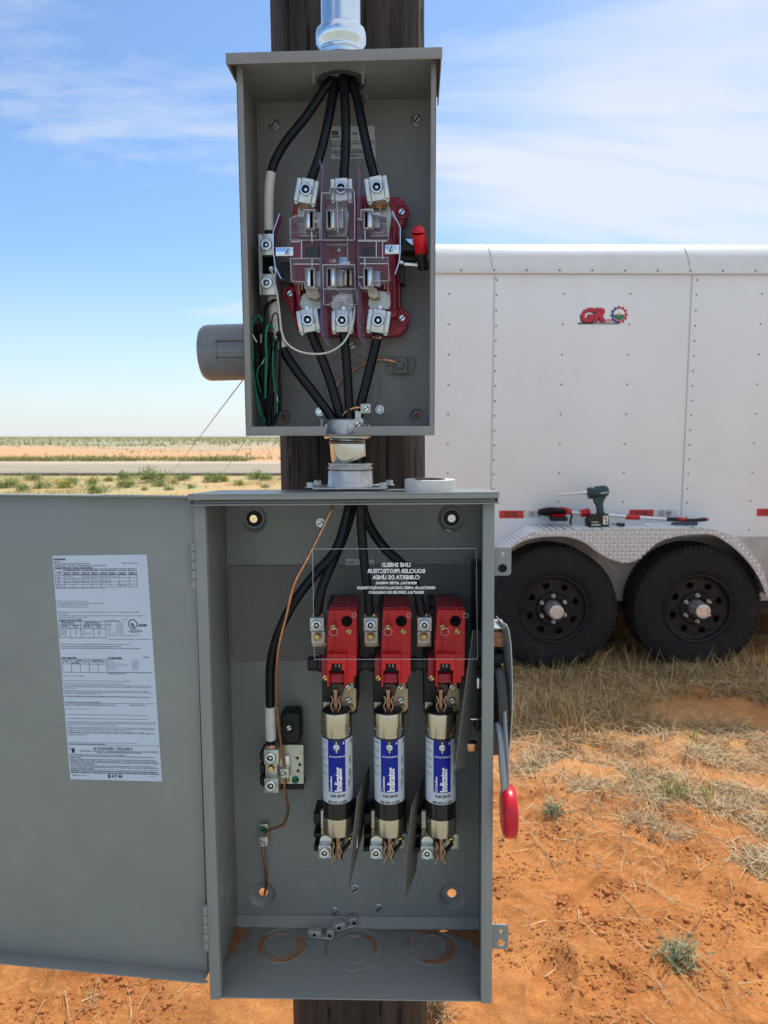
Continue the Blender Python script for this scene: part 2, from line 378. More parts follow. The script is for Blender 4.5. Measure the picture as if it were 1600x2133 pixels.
def screw(mb, px, py, y, rpx, mi=0, slot=None, dark=None, h=.003, hexh=False):
    "slotted or hex screw head facing the viewer"
    c = mb.F.at(px, py, y); r = (mb.F.at(px+rpx, py, y)-c).length
    mb.lathe([(1e-6, 0), (r, 0), (r, h*.6), (r*.8, h), (1e-6, h)], c, (0, -1, 0), 6 if hexh else 18, mi)
    if slot is not None:
        a = slot; d = Vector((math.cos(a), 0, math.sin(a)))
        mb.box(c+Vector((0, -h-.0001, 0)), (r*1.7, .0006, r*.32), 0, dark if dark is not None else mi, Matrix.Rotation(-a, 4, 'Y'))
def socket(mb, px, py, y, rpx, mi_ring, mi_dark, mi_pin=None, h=.005):
    "set screw with a hexagon socket"
    c = mb.F.at(px, py, y); r = (mb.F.at(px+rpx, py, y)-c).length
    mb.lathe([(r*.45, 0), (r, 0), (r, h*.8), (r*.90, h), (r*.82, h), (r*.74, h*.7), (r*.50, h*.8), (r*.44, h*.5), (r*.44, 0)], c, (0, -1, 0), 24, mi_ring)
    mb.lathe([(1e-6, h*.3), (r*.45, h*.3)], c, (0, -1, 0), 6, mi_dark)
    if mi_pin is not None: mb.cyl(c+Vector((0, -h*.35, 0)), c+Vector((0, -h*.7, 0)), r*.24, n=10, mi=mi_pin)

# ================================================================== SETTING
def vnoise(x, y, seed=0):
    xi = np.floor(x).astype(np.int64); yi = np.floor(y).astype(np.int64); xf = x-xi; yf = y-yi
    def h(a, b):
        n = (a*374761393+b*668265263+seed*974634777) & 0x7fffffff
        n = ((n ^ (n >> 13))*1274126177) & 0x7fffffff
        return ((n ^ (n >> 16)) & 0xffff)/65535.0
    u = xf*xf*(3-2*xf); v = yf*yf*(3-2*yf)
    return (h(xi, yi)*(1-u)+h(xi+1, yi)*u)*(1-v)+(h(xi, yi+1)*(1-u)+h(xi+1, yi+1)*u)*v*1.0
FOOT = [(.62, 1.95, .9, .14), (1.02, 2.32, 1.1, .14), (.55, 2.5, .7, .13), (1.35, 1.72, .5, .14), (.95, 1.62, .8, .13), (1.62, 2.35, 1.2, .14), (.42, 1.62, 1.2, .13), (-.75, 1.75, .4, .14), (-.35, 1.95, .9, .13), (1.85, 2.9, .6, .14), (1.2, 2.75, 1.0, .13), (.75, 2.9, .5, .14)]
def H(x, y):
    x = np.asarray(x, float); y = np.asarray(y, float)
    near = np.clip((9-y)/4, 0, 1)*np.clip((8-np.abs(x))/3, 0, 1)
    h = .050*(vnoise(x*1.3+5, y*1.3, 1)-.5)+.040*(vnoise(x*3.4, y*3.4+9, 2)-.5)+.036*(vnoise(x*8.5+y*2, y*8.5-x*3, 3)-.5)
    r = 1-np.abs(vnoise(x*17+3, y*17, 4)*2-1); h = h+.015*r*vnoise(x*4, y*4, 8)+.007*(vnoise(x*42, y*42, 5)-.5)+.0045*(vnoise(x*95, y*95, 6)-.5)
    p = vnoise(x*30, y*30, 11); h = h-.016*np.clip(p-.70, 0, 1)*3*np.clip(vnoise(x*3, y*3, 12)*2-.7, 0, 1)
    for (fx_, fy_, fa_, fl_) in FOOT:
        u_ = (x-fx_)*math.cos(fa_)+(y-fy_)*math.sin(fa_); v_ = -(x-fx_)*math.sin(fa_)+(y-fy_)*math.cos(fa_); d_ = np.sqrt((u_/fl_)**2+(v_/(fl_*.42))**2)
        h = h-.022*np.clip(1-d_**3, 0, 1)+.010*np.exp(-((d_-1.15)/.16)**2)
    m_ = np.exp(-(((x-2.0)/.55)**2+((y-3.62)/.13)**2)); h = h+.05*m_*near                        # a mound of loose sand beside the trailer
    t_ = np.clip(1-np.abs((x-.95)*.62+(y-1.95)*.78-.02)/.085, 0, 1); h = h-.014*np.minimum(t_*2, 1)+.004*np.minimum(t_*2, 1)*np.sign(np.sin((x*.78-y*.62)*150))   # tyre print
    far = .12*(vnoise(x*.25, y*.25, 21)-.5)*np.clip((y-6)/6, 0, 1)*np.clip((22-y)/3, 0, 1)+.9*(vnoise(x*.045, y*.045, 22)-.5)*np.clip((y-40)/20, 0, 1)*np.clip((400-y)/200, .1, 1)
    return h*near-.02*(1-near)+far
def axis(a, b, step, lo, hi, g=1.13):
    m_ = list(np.arange(a, b, step)); s_ = step; v = a
    left = []
    while v > lo: s_ *= g; v -= s_; left.append(v)
    s_ = step; v = m_[-1]; right = []
    while v < hi: s_ *= g; v += s_; right.append(v)
    return np.array(left[::-1]+m_+right)
xs = axis(-1.25, 2.5, .0085, -2500, 2500, 1.1); ys = axis(1.25, 4.6, .0085, -60, 6000, 1.09)
gx, gy = np.meshgrid(xs, ys); gz = H(gx, gy)
nx, ny = len(xs), len(ys)
gm = bpy.data.meshes.new('ground'); co = np.stack([gx, gy, gz], -1).reshape(-1, 3)
idx = np.arange(nx*ny).reshape(ny, nx); q = np.stack([idx[:-1, :-1], idx[:-1, 1:], idx[1:, 1:], idx[1:, :-1]], -1).reshape(-1, 4)
gm.vertices.add(len(co)); gm.vertices.foreach_set('co', co.ravel()); gm.loops.add(q.size); gm.loops.foreach_set('vertex_index', q.ravel().astype(np.int32))
gm.polygons.add(len(q)); gm.polygons.foreach_set('loop_start', np.arange(0, q.size, 4, dtype=np.int32)); gm.polygons.foreach_set('use_smooth', np.ones(len(q), bool)); gm.update(); gm.validate()
go = bpy.data.objects.new('ground', gm); C.objects.link(go); tag(go, 'orange sandy soil reaching back to the flat horizon', 'ground', kind='structure')
sm = bpy.data.materials.new('orange_sand'); sm.use_nodes = True; t = sm.node_tree; b = t.nodes['Principled BSDF']; b.inputs['Roughness'].default_value = .95; b.inputs['Specular IOR Level'].default_value = .15
tcn = N(t, 'ShaderNodeTexCoord'); vec = tcn.outputs['Object']; spz = N(t, 'ShaderNodeSeparateXYZ'); t.links.new(vec, spz.inputs[0])
def nz(sc, det=6, rough=.6, v=None):
    n = N(t, 'ShaderNodeTexNoise'); n.inputs['Scale'].default_value = sc; n.inputs['Detail'].default_value = det; n.inputs['Roughness'].default_value = rough; t.links.new(v or vec, n.inputs['Vector']); return n.outputs['Fac']
def mixc_(f, a, b_):
    m_ = N(t, 'ShaderNodeMix', data_type='RGBA')
    t.links.new(f, m_.inputs['Factor'])
    for k, v in ((6, a), (7, b_)):
        if isinstance(v, tuple): m_.inputs[k].default_value = (*v, 1)
        else: t.links.new(v, m_.inputs[k])
    return m_.outputs[2]
def rng_(v, a, b_): 
    n = N(t, 'ShaderNodeMapRange'); n.inputs[1].default_value = a; n.inputs[2].default_value = b_; t.links.new(v, n.inputs[0]); return n.outputs[0]
c = mixc_(rng_(nz(2.2), .35, .65), (.58, .245, .078), (.42, .155, .045))
c = mixc_(math_n(t, 'MULTIPLY', rng_(spz.outputs[1], 2.35, 3.0), rng_(nz(1.6), .35, .6)), c, (.60, .33, .145))
c = mixc_(rng_(nz(60, 4), .5, .72), c, (.62, .28, .095))
c = mixc_(rng_(nz(170, 4), .58, .7), c, (.27, .10, .04))
pale = mixc_(rng_(nz(.35, 5), .4, .62), (.56, .36, .17), (.42, .38, .19))
c = mixc_(rng_(spz.outputs[1], 5, 12), c, pale)
c = mixc_(rng_(spz.outputs[1], 1.1, .7), c, mixc_(rng_(nz(3), .4, .6), (.42, .39, .33), (.33, .34, .24)))      # unseen ground around the camera, greyed on purpose to cut the orange bounce light
c = mixc_(rng_(spz.outputs[1], 36, 38), c, mixc_(rng_(nz(.5, 6), .38, .66), (.66, .36, .19), (.50, .33, .18)))
edge = math_n(t, 'ADD', spz.outputs[1], math_n(t, 'MULTIPLY', nz(.03, 3), 90.0))
c = mixc_(rng_(edge, 128, 150), c, mixc_(rng_(nz(.25, 6), .38, .62), (.36, .34, .22), (.45, .42, .32)))
t.links.new(c, b.inputs['Base Color'])
bu = N(t, 'ShaderNodeBump'); bu.inputs['Strength'].default_value = .9; bu.inputs['Distance'].default_value = .006; t.links.new(nz(150, 6, .7), bu.inputs['Height']); t.links.new(bu.outputs[0], b.inputs['Normal'])
gm.materials.append(sm)
# road
def flat_strip(y0, y1, z, name, m_, label, xs_=(-900, 900), n=1):
    mb = MB(); mb.box(((xs_[0]+xs_[1])/2, (y0+y1)/2, z/2-.1), (xs_[1]-xs_[0], y1-y0, z+.2)); return emit(mb, name, m_, label=label, kind='structure', cat='road' if 'road' in name else 'road shoulder')
flat_strip(25.3, 33.5, .06, 'road', mat('pale_worn_asphalt', (.37, .315, .24), .9, spec=.05, var=.22, vscale=1.4, bump=.3, bscale=40, stretch=(.15, 1, 1)), 'straight pale grey road crossing behind the pole')
flat_strip(33.5, 37.2, .045, 'road_shoulder', mat('tan_gravel', (.50, .40, .28), .95, var=.2, vscale=1.2, stretch=(.2, 1, 1)), 'tan gravel shoulder on the far side of the road')
flat_strip(24.9, 25.3, .05, 'road_edge', mat('dark_road_edge', (.10, .095, .09), .95), 'dark strip along the near side of the road')  # narrow dark strip beside the road
# ---------------- blades, clumps
def blades(name, P, ln, wd, lean, curl, m_, label, cat=None, kind='stuff', seg=3, parent=None, up=1.0):
    "P: n x 3 roots; curved tapering blades"
    n = len(P); az = rng.uniform(0, 2*PI, n); ln = np.asarray(ln)*np.ones(n); le = np.clip(rng.normal(lean, .25, n), .02, 1.5)
    d = np.stack([np.cos(az), np.sin(az)], 1); side = np.stack([-np.sin(az), np.cos(az)], 1)
    tw = rng.uniform(-.7, .7, n); V = np.zeros((n, (seg+1)*2, 3)); pos = np.array(P, float).copy(); ang = le.copy(); cu = rng.uniform(.2, 1.0, n)*curl
    wob = rng.normal(0, .25, (n, seg+1)); hd = d.copy()
    for k in range(seg+1):
        w_ = wd*(1-.85*k/seg)
        V[:, 2*k, :2] = pos[:, :2]-side*w_[:, None]/2 if hasattr(w_, '__len__') else pos[:, :2]-side*w_/2
        V[:, 2*k+1, :2] = pos[:, :2]+side*w_[:, None]/2 if hasattr(w_, '__len__') else pos[:, :2]+side*w_/2
        V[:, 2*k, 2] = pos[:, 2]-tw*w_/2; V[:, 2*k+1, 2] = pos[:, 2]+tw*w_/2
        a2 = wob[:, k]; hd = np.stack([hd[:, 0]*np.cos(a2)-hd[:, 1]*np.sin(a2), hd[:, 0]*np.sin(a2)+hd[:, 1]*np.cos(a2)], 1)
        st = ln/seg; pos[:, :2] += hd*(np.sin(ang)*st)[:, None]; pos[:, 2] += np.cos(ang)*st*up; ang = ang+cu
    o0 = np.array(ORG[parent.name]) if parent is not None else np.array([0., 0, 0])
    base = (np.arange(n)*(seg+1)*2)[:, None]; F_ = []
    for k in range(seg): F_.append(base+np.array([2*k, 2*k+1, 2*k+3, 2*k+2]))
    F_ = np.stack(F_, 1).reshape(-1, 4); co = V.reshape(-1, 3)-o0
    me = bpy.data.meshes.new(name); me.vertices.add(len(co)); me.vertices.foreach_set('co', co.ravel()); me.loops.add(F_.size); me.loops.foreach_set('vertex_index', F_.ravel().astype(np.int32))
    me.polygons.add(len(F_)); me.polygons.foreach_set('loop_start', np.arange(0, F_.size, 4, dtype=np.int32)); me.polygons.foreach_set('use_smooth', np.ones(len(F_), bool)); me.update(); me.materials.append(m_)
    o = bpy.data.objects.new(name, me); C.objects.link(o)
    if parent is not None: o.parent = parent
    ORG[o.name] = Vector(o0)
    return tag(o, label, cat, None, kind)
def gpx(px, py): return W.atz(px, py, 0)
def blob(px, py, rx, ry, n):
    c = gpx(px, py); ex = abs(gpx(px+rx, py).x-c.x); ey = abs(gpx(px, py-ry).y-gpx(px, py+ry).y)/2
    a = rng.uniform(0, 2*PI, n); r = np.sqrt(rng.uniform(0, 1, n))*1.1
    return np.stack([c.x+ex*r*np.cos(a), c.y+ey*r*np.sin(a)], 1)
def with_h(p, dz=0): return np.stack([p[:, 0], p[:, 1], H(p[:, 0], p[:, 1])+dz], 1)
STRAW = mat('dry_straw', (.4, .3, .2), .8, island=[(.62, .43, .18), (.28, .17, .08), (.80, .61, .31), (.16, .10, .05), (.52, .35, .15), (.40, .25, .11)])
PALE = mat('bleached_straw', (.4, .3, .2), .8, island=[(.66, .49, .25), (.26, .16, .08), (.78, .62, .37), (.14, .09, .05), (.54, .38, .18)])
def thin(p, thr=.45, sc=5, seed=31):
    k = vnoise(p[:, 0]*sc, p[:, 1]*sc, seed); return p[(k+rng.uniform(-.15, .15, len(p))) > thr]
dense = np.concatenate([blob(1330, 1440, 260, 55, 16000), blob(1150, 1450, 110, 60, 6000), blob(1250, 1510, 180, 40, 7000), blob(1530, 1420, 110, 40, 6000), blob(1100, 1400, 80, 30, 3000), blob(1420, 1405, 260, 24, 6000), blob(1640, 1430, 80, 60, 3000)])
c_ = gpx(1500, 1493); keep = (((dense[:, 0]-c_.x)/.42)**2+((dense[:, 1]-c_.y)/.17)**2) > 1; dense = dense[keep]
dense = thin(dense[rng.random(len(dense)) < .62], .30)
blades('dry_grass', with_h(dense, -.002), rng.uniform(.04, .15, len(dense)), .0034, 1.25, .5, STRAW, 'tangled dry straw-coloured grass in the shade beside the trailer', 'grass')
stand = thin(np.concatenate([blob(1330, 1415, 260, 30, 800), blob(1200, 1480, 170, 45, 420), blob(1540, 1400, 90, 45, 700), blob(1130, 1500, 80, 60, 300)]), .4, 7, 32)
blades('tall_dry_grass', with_h(stand), rng.uniform(.07, .19, len(stand)), .0042, .35, .4, STRAW, 'upright dry grass stems in front of the trailer wheels', 'grass')
mid = np.concatenate([blob(1110, 1550, 85, 55, 3600), blob(1170, 1620, 130, 40, 3200), blob(1310, 1650, 120, 55, 4600), blob(1500, 1560, 130, 45, 5200), blob(1540, 1690, 100, 55, 3600), blob(1400, 1720, 100, 38, 2400), blob(1590, 1810, 50, 60, 1500), blob(1230, 1570, 150, 16, 1500), blob(1390, 1580, 80, 14, 700)])
mid = thin(mid[rng.random(len(mid)) < .5], .44, 9, 33)
blades('bleached_grass', with_h(mid, -.001), rng.uniform(.04, .13, len(mid)), .0030, 1.32, .35, PALE, 'bleached matted grass lying on the sunlit sand', 'grass')
spr = thin(np.concatenate([blob(1330, 1690, 330, 110, 1100), blob(1300, 1950, 300, 160, 130), blob(200, 2060, 260, 60, 40), blob(920, 2115, 18, 20, 60)]), .4, 3, 34)
blades('scattered_straw', with_h(spr, .002), rng.uniform(.03, .13, len(spr)), .0022, 1.5, .06, PALE, 'single dead straws strewn over the open sand', 'grass')
# right of the post foot, bright tuft
tf = blob(906, 2115, 12, 16, 260); blades('dry_grass_tuft', with_h(tf), rng.uniform(.03, .10, len(tf)), .0022, .5, .4, PALE, 'bright straw tuft at the foot of the wooden pole', 'grass', kind=None)
# sticks
k_ = 0
sticks = [([(1275, 1850), (1290, 1880), (1330, 1930), (1390, 1985), (1400, 1997)], .0032, 'long thin dark stalk lying towards the silvery plant'),
          ([(1402, 2042), (1440, 2085), (1490, 2120), (1530, 2133)], .0034, 'pale stalk in the lower right corner of the sand'),
          ([(1460, 2020), (1510, 2060), (1560, 2090), (1600, 2112)], .0036, 'thick pale stalk running off the right edge of the picture'),
          ([(1205, 1905), (1206, 1955)], .0028, 'short straight straw lying alone on the sand'),
          ([(1100, 1750), (1130, 1780), (1160, 1815), (1180, 1835)], .003, 'bent stalk left of the clod field'),
          ([(1250, 1688), (1290, 1672), (1325, 1655)], .003, 'pale straw angled up between the matted grass patches'),
          ([(1255, 1682), (1236, 1712), (1240, 1706)], .002, 'small forked twig under the matted grass'),
          ([(1180, 1978), (1188, 2000), (1192, 2012)], .0026, 'dark short twig on the sand'),
          ([(1310, 1838), (1370, 1880), (1400, 1905), (1425, 1912)], .0026, 'brown stem curving across the sand'),
          ([(136, 2075), (147, 2133)], .0025, 'lone pale straw at the lower left'),
          ([(205, 2050), (196, 2085), (212, 2072), (202, 2042)], .0024, 'folded pale straw near the foot of the door'),
          ([(75, 2133), (95, 2095), (108, 2088)], .0022, 'pale twig at the bottom left corner')]
for pts, r_, lab in sticks:
    mb = MB(); P = []
    for (px, py) in pts:
        g = gpx(px, py); P.append(Vector((g.x, g.y, float(H(g.x, g.y))+r_*1.6+random.uniform(0, .01))))
    mb.tube(P, lambda t_, r_=r_: r_*.55*(1-.6*t_), 6)
    if len(P) > 2:
        for j in range(2):
            a_ = P[1+j % (len(P)-1)]; mb.tube([a_, a_+Vector((random.uniform(-.04, .04), random.uniform(-.03, .03), .012)), a_+Vector((random.uniform(-.07, .07), random.uniform(-.06, .06), .008))], .0006, 5)
    emit(mb, 'dry_stalk', PALE if r_ > .0023 else STRAW, label=lab, cat='stalk', group='dead stalks on the sand')
# clods
mb = MB(); cl = np.concatenate([blob(1230, 1800, 200, 80, 1900), blob(1180, 1960, 170, 160, 2600), blob(1450, 1960, 200, 190, 2600), blob(1350, 1850, 220, 100, 1500), blob(250, 2080, 230, 60, 900), blob(1320, 1700, 260, 120, 500)])
for (x, y) in thin(cl, .50, 11, 41):
    r_ = min(.011, .0010+.0013*random.expovariate(1)+(random.random() < .03)*random.uniform(.003, .007)); mb.rock((x, y, float(H(x, y))+r_*.25), r_)
emit(mb, 'sand_clods', mat('clod', (.50, .19, .065), .95, bump=.6, bscale=500, island=[(.46, .175, .05), (.34, .115, .035), (.54, .22, .065)]), label='small lumps of orange sand scattered over the ground', cat='clods', kind='stuff')
# small live plants close by
def small_plant(px, py, h, n, m_, label, lean=.5, wd=.004):
    g = gpx(px, py); z = float(H(g.x, g.y)); th = thing('small_plant', label, 'plant', (g.x, g.y, z), 'small green plants on the sand')
    P = np.stack([rng.normal(g.x, h*.28, n), rng.normal(g.y, h*.28, n), np.abs(rng.normal(z, h*.3, n))], 1)
    blades('leaves', P, rng.uniform(.2, .55, n)*h, wd, lean, .5, m_, None, kind=None, parent=th)
    mb = MB()
    for k in range(6): a_ = rng.uniform(0, 2*PI); mb.tube([(g.x, g.y, z-.004), (g.x+.15*h*math.cos(a_), g.y+.15*h*math.sin(a_), z+h*.35), (g.x+.4*h*math.cos(a_), g.y+.4*h*math.sin(a_), z+h*.7)], h*.012, 5)
    emit(mb, 'stem', STRAW, th)
SAGE = mat('silvery_green_leaf', (.2, .26, .13), .7, island=[(.19, .25, .11), (.30, .36, .22), (.12, .17, .07), (.36, .40, .26)])
LEAF = mat('fresh_green_leaf', (.2, .3, .05), .6, island=[(.17, .30, .04), (.26, .38, .07), (.12, .20, .04)])
small_plant(1412, 2025, .085, 330, SAGE, 'silvery green plant lowest on the open sand at the right', .7)
small_plant(1152, 1712, .065, 260, SAGE, 'low grey-green cushion plant beside the red handle grip', .7)
small_plant(1393, 1672, .10, 150, LEAF, 'bright green upright sprout in the matted straw', .35)
small_plant(1465, 1668, .06, 60, LEAF, 'small thin green sprout right of the upright one', .5)
small_plant(1440, 1550, .06, 50, LEAF, 'yellowish green sprig by the shadow edge of the trailer', .4)
small_plant(1110, 1605, .05, 40, LEAF, 'tiny green sprout in straw just right of the switch handle', .4)
# roadside shrubs
SHR = mat('shrub_leaf', (.1, .2, .05), .7, island=[(.16, .25, .05), (.26, .36, .09), (.11, .17, .035), (.34, .42, .13)])
YEL = mat('yellow_green_leaf', (.3, .3, .05), .7, island=[(.34, .34, .06), (.50, .46, .10), (.22, .25, .06)])
def shrub_proto(i, m_, n=900):
    th = thing('roadside_shrub', 'x', 'shrub', (0, 0, 0), 'green shrubs on the verge this side of the road')
    ce = rng.uniform(-1, 1, (9, 3))*[.36, .36, .16]+[0, 0, .26]; k = rng.integers(0, 9, n)
    P = ce[k]+rng.normal(0, .12, (n, 3)); P[:, 2] = np.abs(P[:, 2])
    blades('foliage', P, rng.uniform(.06, .16, n), .035, .8, .4, m_, None, kind=None, parent=th, seg=2)
    mb = MB()
    for q_ in range(7): a_ = rng.uniform(0, 2*PI); mb.tube([(0, 0, -.05), (.15*math.cos(a_), .15*math.sin(a_), .2), (.36*math.cos(a_), .36*math.sin(a_), .42)], .009, 5)
    emit(mb, 'stem', STRAW, th); return th
protos = [shrub_proto(0, SHR), shrub_proto(1, SHR), shrub_proto(2, YEL)]
shr = [(40, 352, 110, 0), (185, 318, 80, 1), (130, 372, 80, 0), (240, 355, 90, 1), (360, 352, 100, 2), (385, 340, 85, 0), (520, 338, 70, 2), (540, 388, 100, 1), (700, 352, 90, 0), (700, 312, 90, 1), (845, 328, 140, 0), (885, 350, 70, 1), (940, 374, 50, 0), (965, 335, 60, 2), (1020, 318, 80, 0), (1065, 364, 45, 1), (1185, 328, 100, 0), (1240, 325, 70, 2), (1415, 312, 90, 1), (1480, 318, 70, 0), (1475, 364, 45, 1), (800, 372, 45, 2), (610, 322, 60, 2), (1330, 350, 60, 2)]
used = set(); names = 'the door edge at the far left,the second dark one from the left,low between the two leftmost,left of the middle of the verge,yellowish beside a green neighbour,rounded and dark beside a yellowish neighbour,thin and yellowish near the middle,nearest the door top in the middle,low in the middle of the verge,touching the road edge in the middle,broad and bright right of the middle,small in front of the broad one,tiny and close to the door top,yellowish right of the broad one,by the road edge under the guy wire,tiny near the switch box corner,dark by the road left of the box corner,yellow flowering clump,tallest one left of the wooden pole,next to the pole and half behind it,tiny at the foot of the pole,tiny yellowish in the dry grass,pale by the road edge,yellowish patch before the tallest shrub'.split(',')
for i, (cx_, cy_, w_, kind_) in enumerate(shr):
    g = gpx(cx_*.375, 880+cy_*.375); sc = w_*.375/FPX*g.y*1.12
    lab = ('yellow-green' if kind_ == 2 else 'green')+' verge shrub, '+names[i]
    o = copy_tree(protos[kind_], label=lab, rot=random.uniform(0, 6.28), scale=(sc, sc, sc*random.uniform(.75, 1.0)))
    o.location = (g.x, g.y, float(H(g.x, g.y))-.02)
for p in protos:
    for ch in [x for x in list(C.objects) if x.parent == p]: bpy.data.objects.remove(ch)
    bpy.data.objects.remove(p)
# verge grass, far fringe, field scrub
vx = rng.uniform(-16, 3, 30000); vy = rng.uniform(11, 24.8, 30000); P = thin(np.stack([vx, vy], 1), .45, .8, 51)
VG = mat('verge_grass', (.4, .3, .15), .85, island=[(.52, .40, .20), (.30, .30, .11), (.60, .47, .26), (.42, .36, .16), (.20, .24, .08)])
blades('verge_grass', with_h(P, -.01), rng.uniform(.05, .2, len(P)), .018, .8, .4, VG, 'sparse dry and green grass on the verge before the road', 'grass', seg=2)
fx = rng.uniform(-34, 4, 26000); fy = 38.2+np.abs(rng.normal(0, 2.4, 26000)); P = thin(np.stack([fx, fy], 1), .42, .45, 52)
FR = mat('fringe_green', (.15, .2, .05), .8, island=[(.16, .22, .05), (.30, .33, .10), (.45, .36, .17)])
blades('roadside_weeds', with_h(P, -.05), rng.uniform(.12, .42, len(P)), .08, .6, .4, FR, 'green weeds along the far side of the road', 'weeds', seg=2)
fx = rng.uniform(-85, 30, 5000); fy = rng.uniform(42, 105, 5000); P = thin(np.stack([fx, fy], 1), .6, .12, 53)
blades('field_stubble', with_h(P, -.05), rng.uniform(.15, .5, len(P)), .12, .8, .4, VG, 'scattered tufts over the bare orange field', 'stubble', seg=2)
fx = rng.uniform(-420, 260, 95000); fy = 95+rng.uniform(0, 1, 95000)**1.6*650; P = np.stack([fx, fy], 1); P = P[np.abs(P[:, 0]) < P[:, 1]*.75]; P = P[(P[:, 1]+90*vnoise(P[:, 0]*.03, P[:, 1]*.03, 60)) > 135]
FS = mat('far_scrub', (.3, .3, .2), .85, island=[(.36, .36, .15), (.52, .48, .28), (.24, .27, .09), (.58, .53, .34)])
blades('field_scrub', with_h(P, -.1), rng.uniform(.35, 1.1, len(P)), .28, .6, .4, FS, 'pale scrub vegetation filling the far field up to the horizon', 'scrub', seg=2)

# ================================================================== TRAILER
def tl(px, py, y=.22): return T.at(px, py, y)
SY = .22                                            # depth of the side skin behind the wheel faces
top = tl(1218, 503, SY+.08).z; side_top = tl(1218, 571).z; bot = tl(1300, 1243).z
x0 = -.34; x1 = 4.75; rr = .10
tr = thing('cargo_trailer', 'long white enclosed cargo trailer with two black wheels in view', 'trailer', T.w((x0, SY, 0)))
mb = MB(T); mb.box(((x0+x1)/2, SY+.02, (side_top+bot)/2), (x1-x0, .04, side_top-bot), .003); skin = mb
mb = MB(T); mb.box((x0+.02, SY+1.05, (top+bot)/2-.03), (.04, 2.02, top-bot-.06), .002); mb.box((x1-.02, SY+1.05, (top+bot)/2-.03), (.04, 2.02, top-bot-.06), .002); emit(mb, 'end_panel', M['trailer'], tr)
mb = MB(T); mb.box(((x0+x1)/2, SY+2.08, (side_top+bot)/2), (x1-x0, .04, side_top-bot), .002); emit(mb, 'side_panel', M['trailer'], tr)
mb = MB(T)                                         # rounded roof rail
pr = []
rz = top-side_top-.018
for k in range(11): a = PI/2*k/10; pr.append((SY-.004+rz*.9*(1-math.cos(a)), side_top+.018+rz*math.sin(a)))
pr += [(SY+.35, top+.004), (SY+1.05, top+.02), (SY+2.1-.35, top+.004)]+[(SY+2.1-.9*rz*(1-math.cos(a)), side_top+.018+rz*math.sin(a)) for a in [PI/2*(1-k/10) for k in range(11)]]
vs = []; fs = []; n = len(pr)
for xx in (x0-.01, x1+.01):
    for (a, b_) in pr: vs.append((xx, a, b_))
fs = [(i, i+1, n+i+1, n+i) for i in range(n-1)]+[tuple(range(n)), tuple(range(2*n-1, n-1, -1))]; mb.raw(vs, fs)
emit(mb, 'roof', M['roofrail'], tr)
mb = MB(T); za, zb = tl(1218, 559).z, tl(1218, 571).z
mb.box(((x0+x1)/2, SY-.006, (za+zb)/2), (x1-x0+.02, .014, za-zb), .002)
mb.box(((x0+x1)/2, SY-.009, zb+.004), (x1-x0+.02, .02, .006), .001)
emit(mb, 'roof_trim', M['roofrail'], tr)
mb = MB(T)
for px in (1026, 1437): 
    for k in range(12):
        a0 = PI/2*k/12; a1 = PI/2*(k+1)/12; p = tl(px, 571)
        P0 = (p.x-.02*math.sin(a0), SY-.0055+rz*.9*(1-math.cos(a0)), side_top+.018+rz*math.sin(a0)); P1 = (p.x-.02*math.sin(a1), SY-.0055+rz*.9*(1-math.cos(a1)), side_top+.018+rz*math.sin(a1))
        mb.tube([P0, P1], .0022, 5, spline=False)
emit(mb, 'roof_seam', mat('seam_grey', (.46, .45, .44), .6), tr)
SEAM = mat('panel_seam_grey', (.42, .41, .40), .6)  # grey strips over the side panel joints
def col(px, step, y0=583, y1=1215):
    mb = skin; a = tl(px, 700); z = tl(px, y0).z; zend = bot+.03
    while z > zend:
        mb.lathe([(1e-6, .0035), (.0035, .003), (.0058, 0)], (a.x, SY, z), (0, -1, 0), 8, 1); z -= step
ST = (tl(1034, 700).z-tl(1034, 731.5).z)
col(1033, ST); col(1447, ST); col(1172, ST*2, 612); col(1310, ST*2, 612); col(1583, ST*2, 612); col(935, ST*2, 612); 
for k in range(1, 6): col(1583+138*k, ST*2, 612)
mb = skin
for px in (1028, 1436, 1860): a = tl(px, 700); mb.box((a.x, SY-.0012, (side_top+bot)/2), (.004, .003, side_top-bot-.01), 0, 2)
xx = tl(960, 565).x
while xx < x1: 
    if xx > x0+.03: mb.lathe([(1e-6, .0035), (.004, .003), (.0065, 0)], (xx, SY-.014, (za+zb)/2+.002), (0, -1, 0), 8, 1)
    xx += .19
emit(mb, 'side_panel', [M['trailer'], M['rivet'], SEAM], tr)
mb = MB(T); mb.box(((x0+x1)/2, SY+.10, bot-.05), (x1-x0-.1, .10, .10), .005); mb.box(((x0+x1)/2, SY+1.9, bot-.05), (x1-x0-.1, .10, .10), .005)
for k in range(9): mb.box((x0+.3+k*.52, SY+1.0, bot-.04), (.05, 1.7, .06), .003)
mb.box(((x0+x1)/2, SY+1.05, bot+.01), (x1-x0-.02, 2.0, .02))
emit(mb, 'chassis', M['under'], tr)
mb = MB(T); a = tl(1070, 1150); b_ = tl(1600, 1150)
mb.box(((a.x+b_.x)/2, SY-.003, (tl(1300, 1120).z+bot)/2-.01), (b_.x-a.x+.1, .006, tl(1300, 1120).z-bot+.03), .001); emit(mb, 'wheel_well_panel', M['inner'], tr)
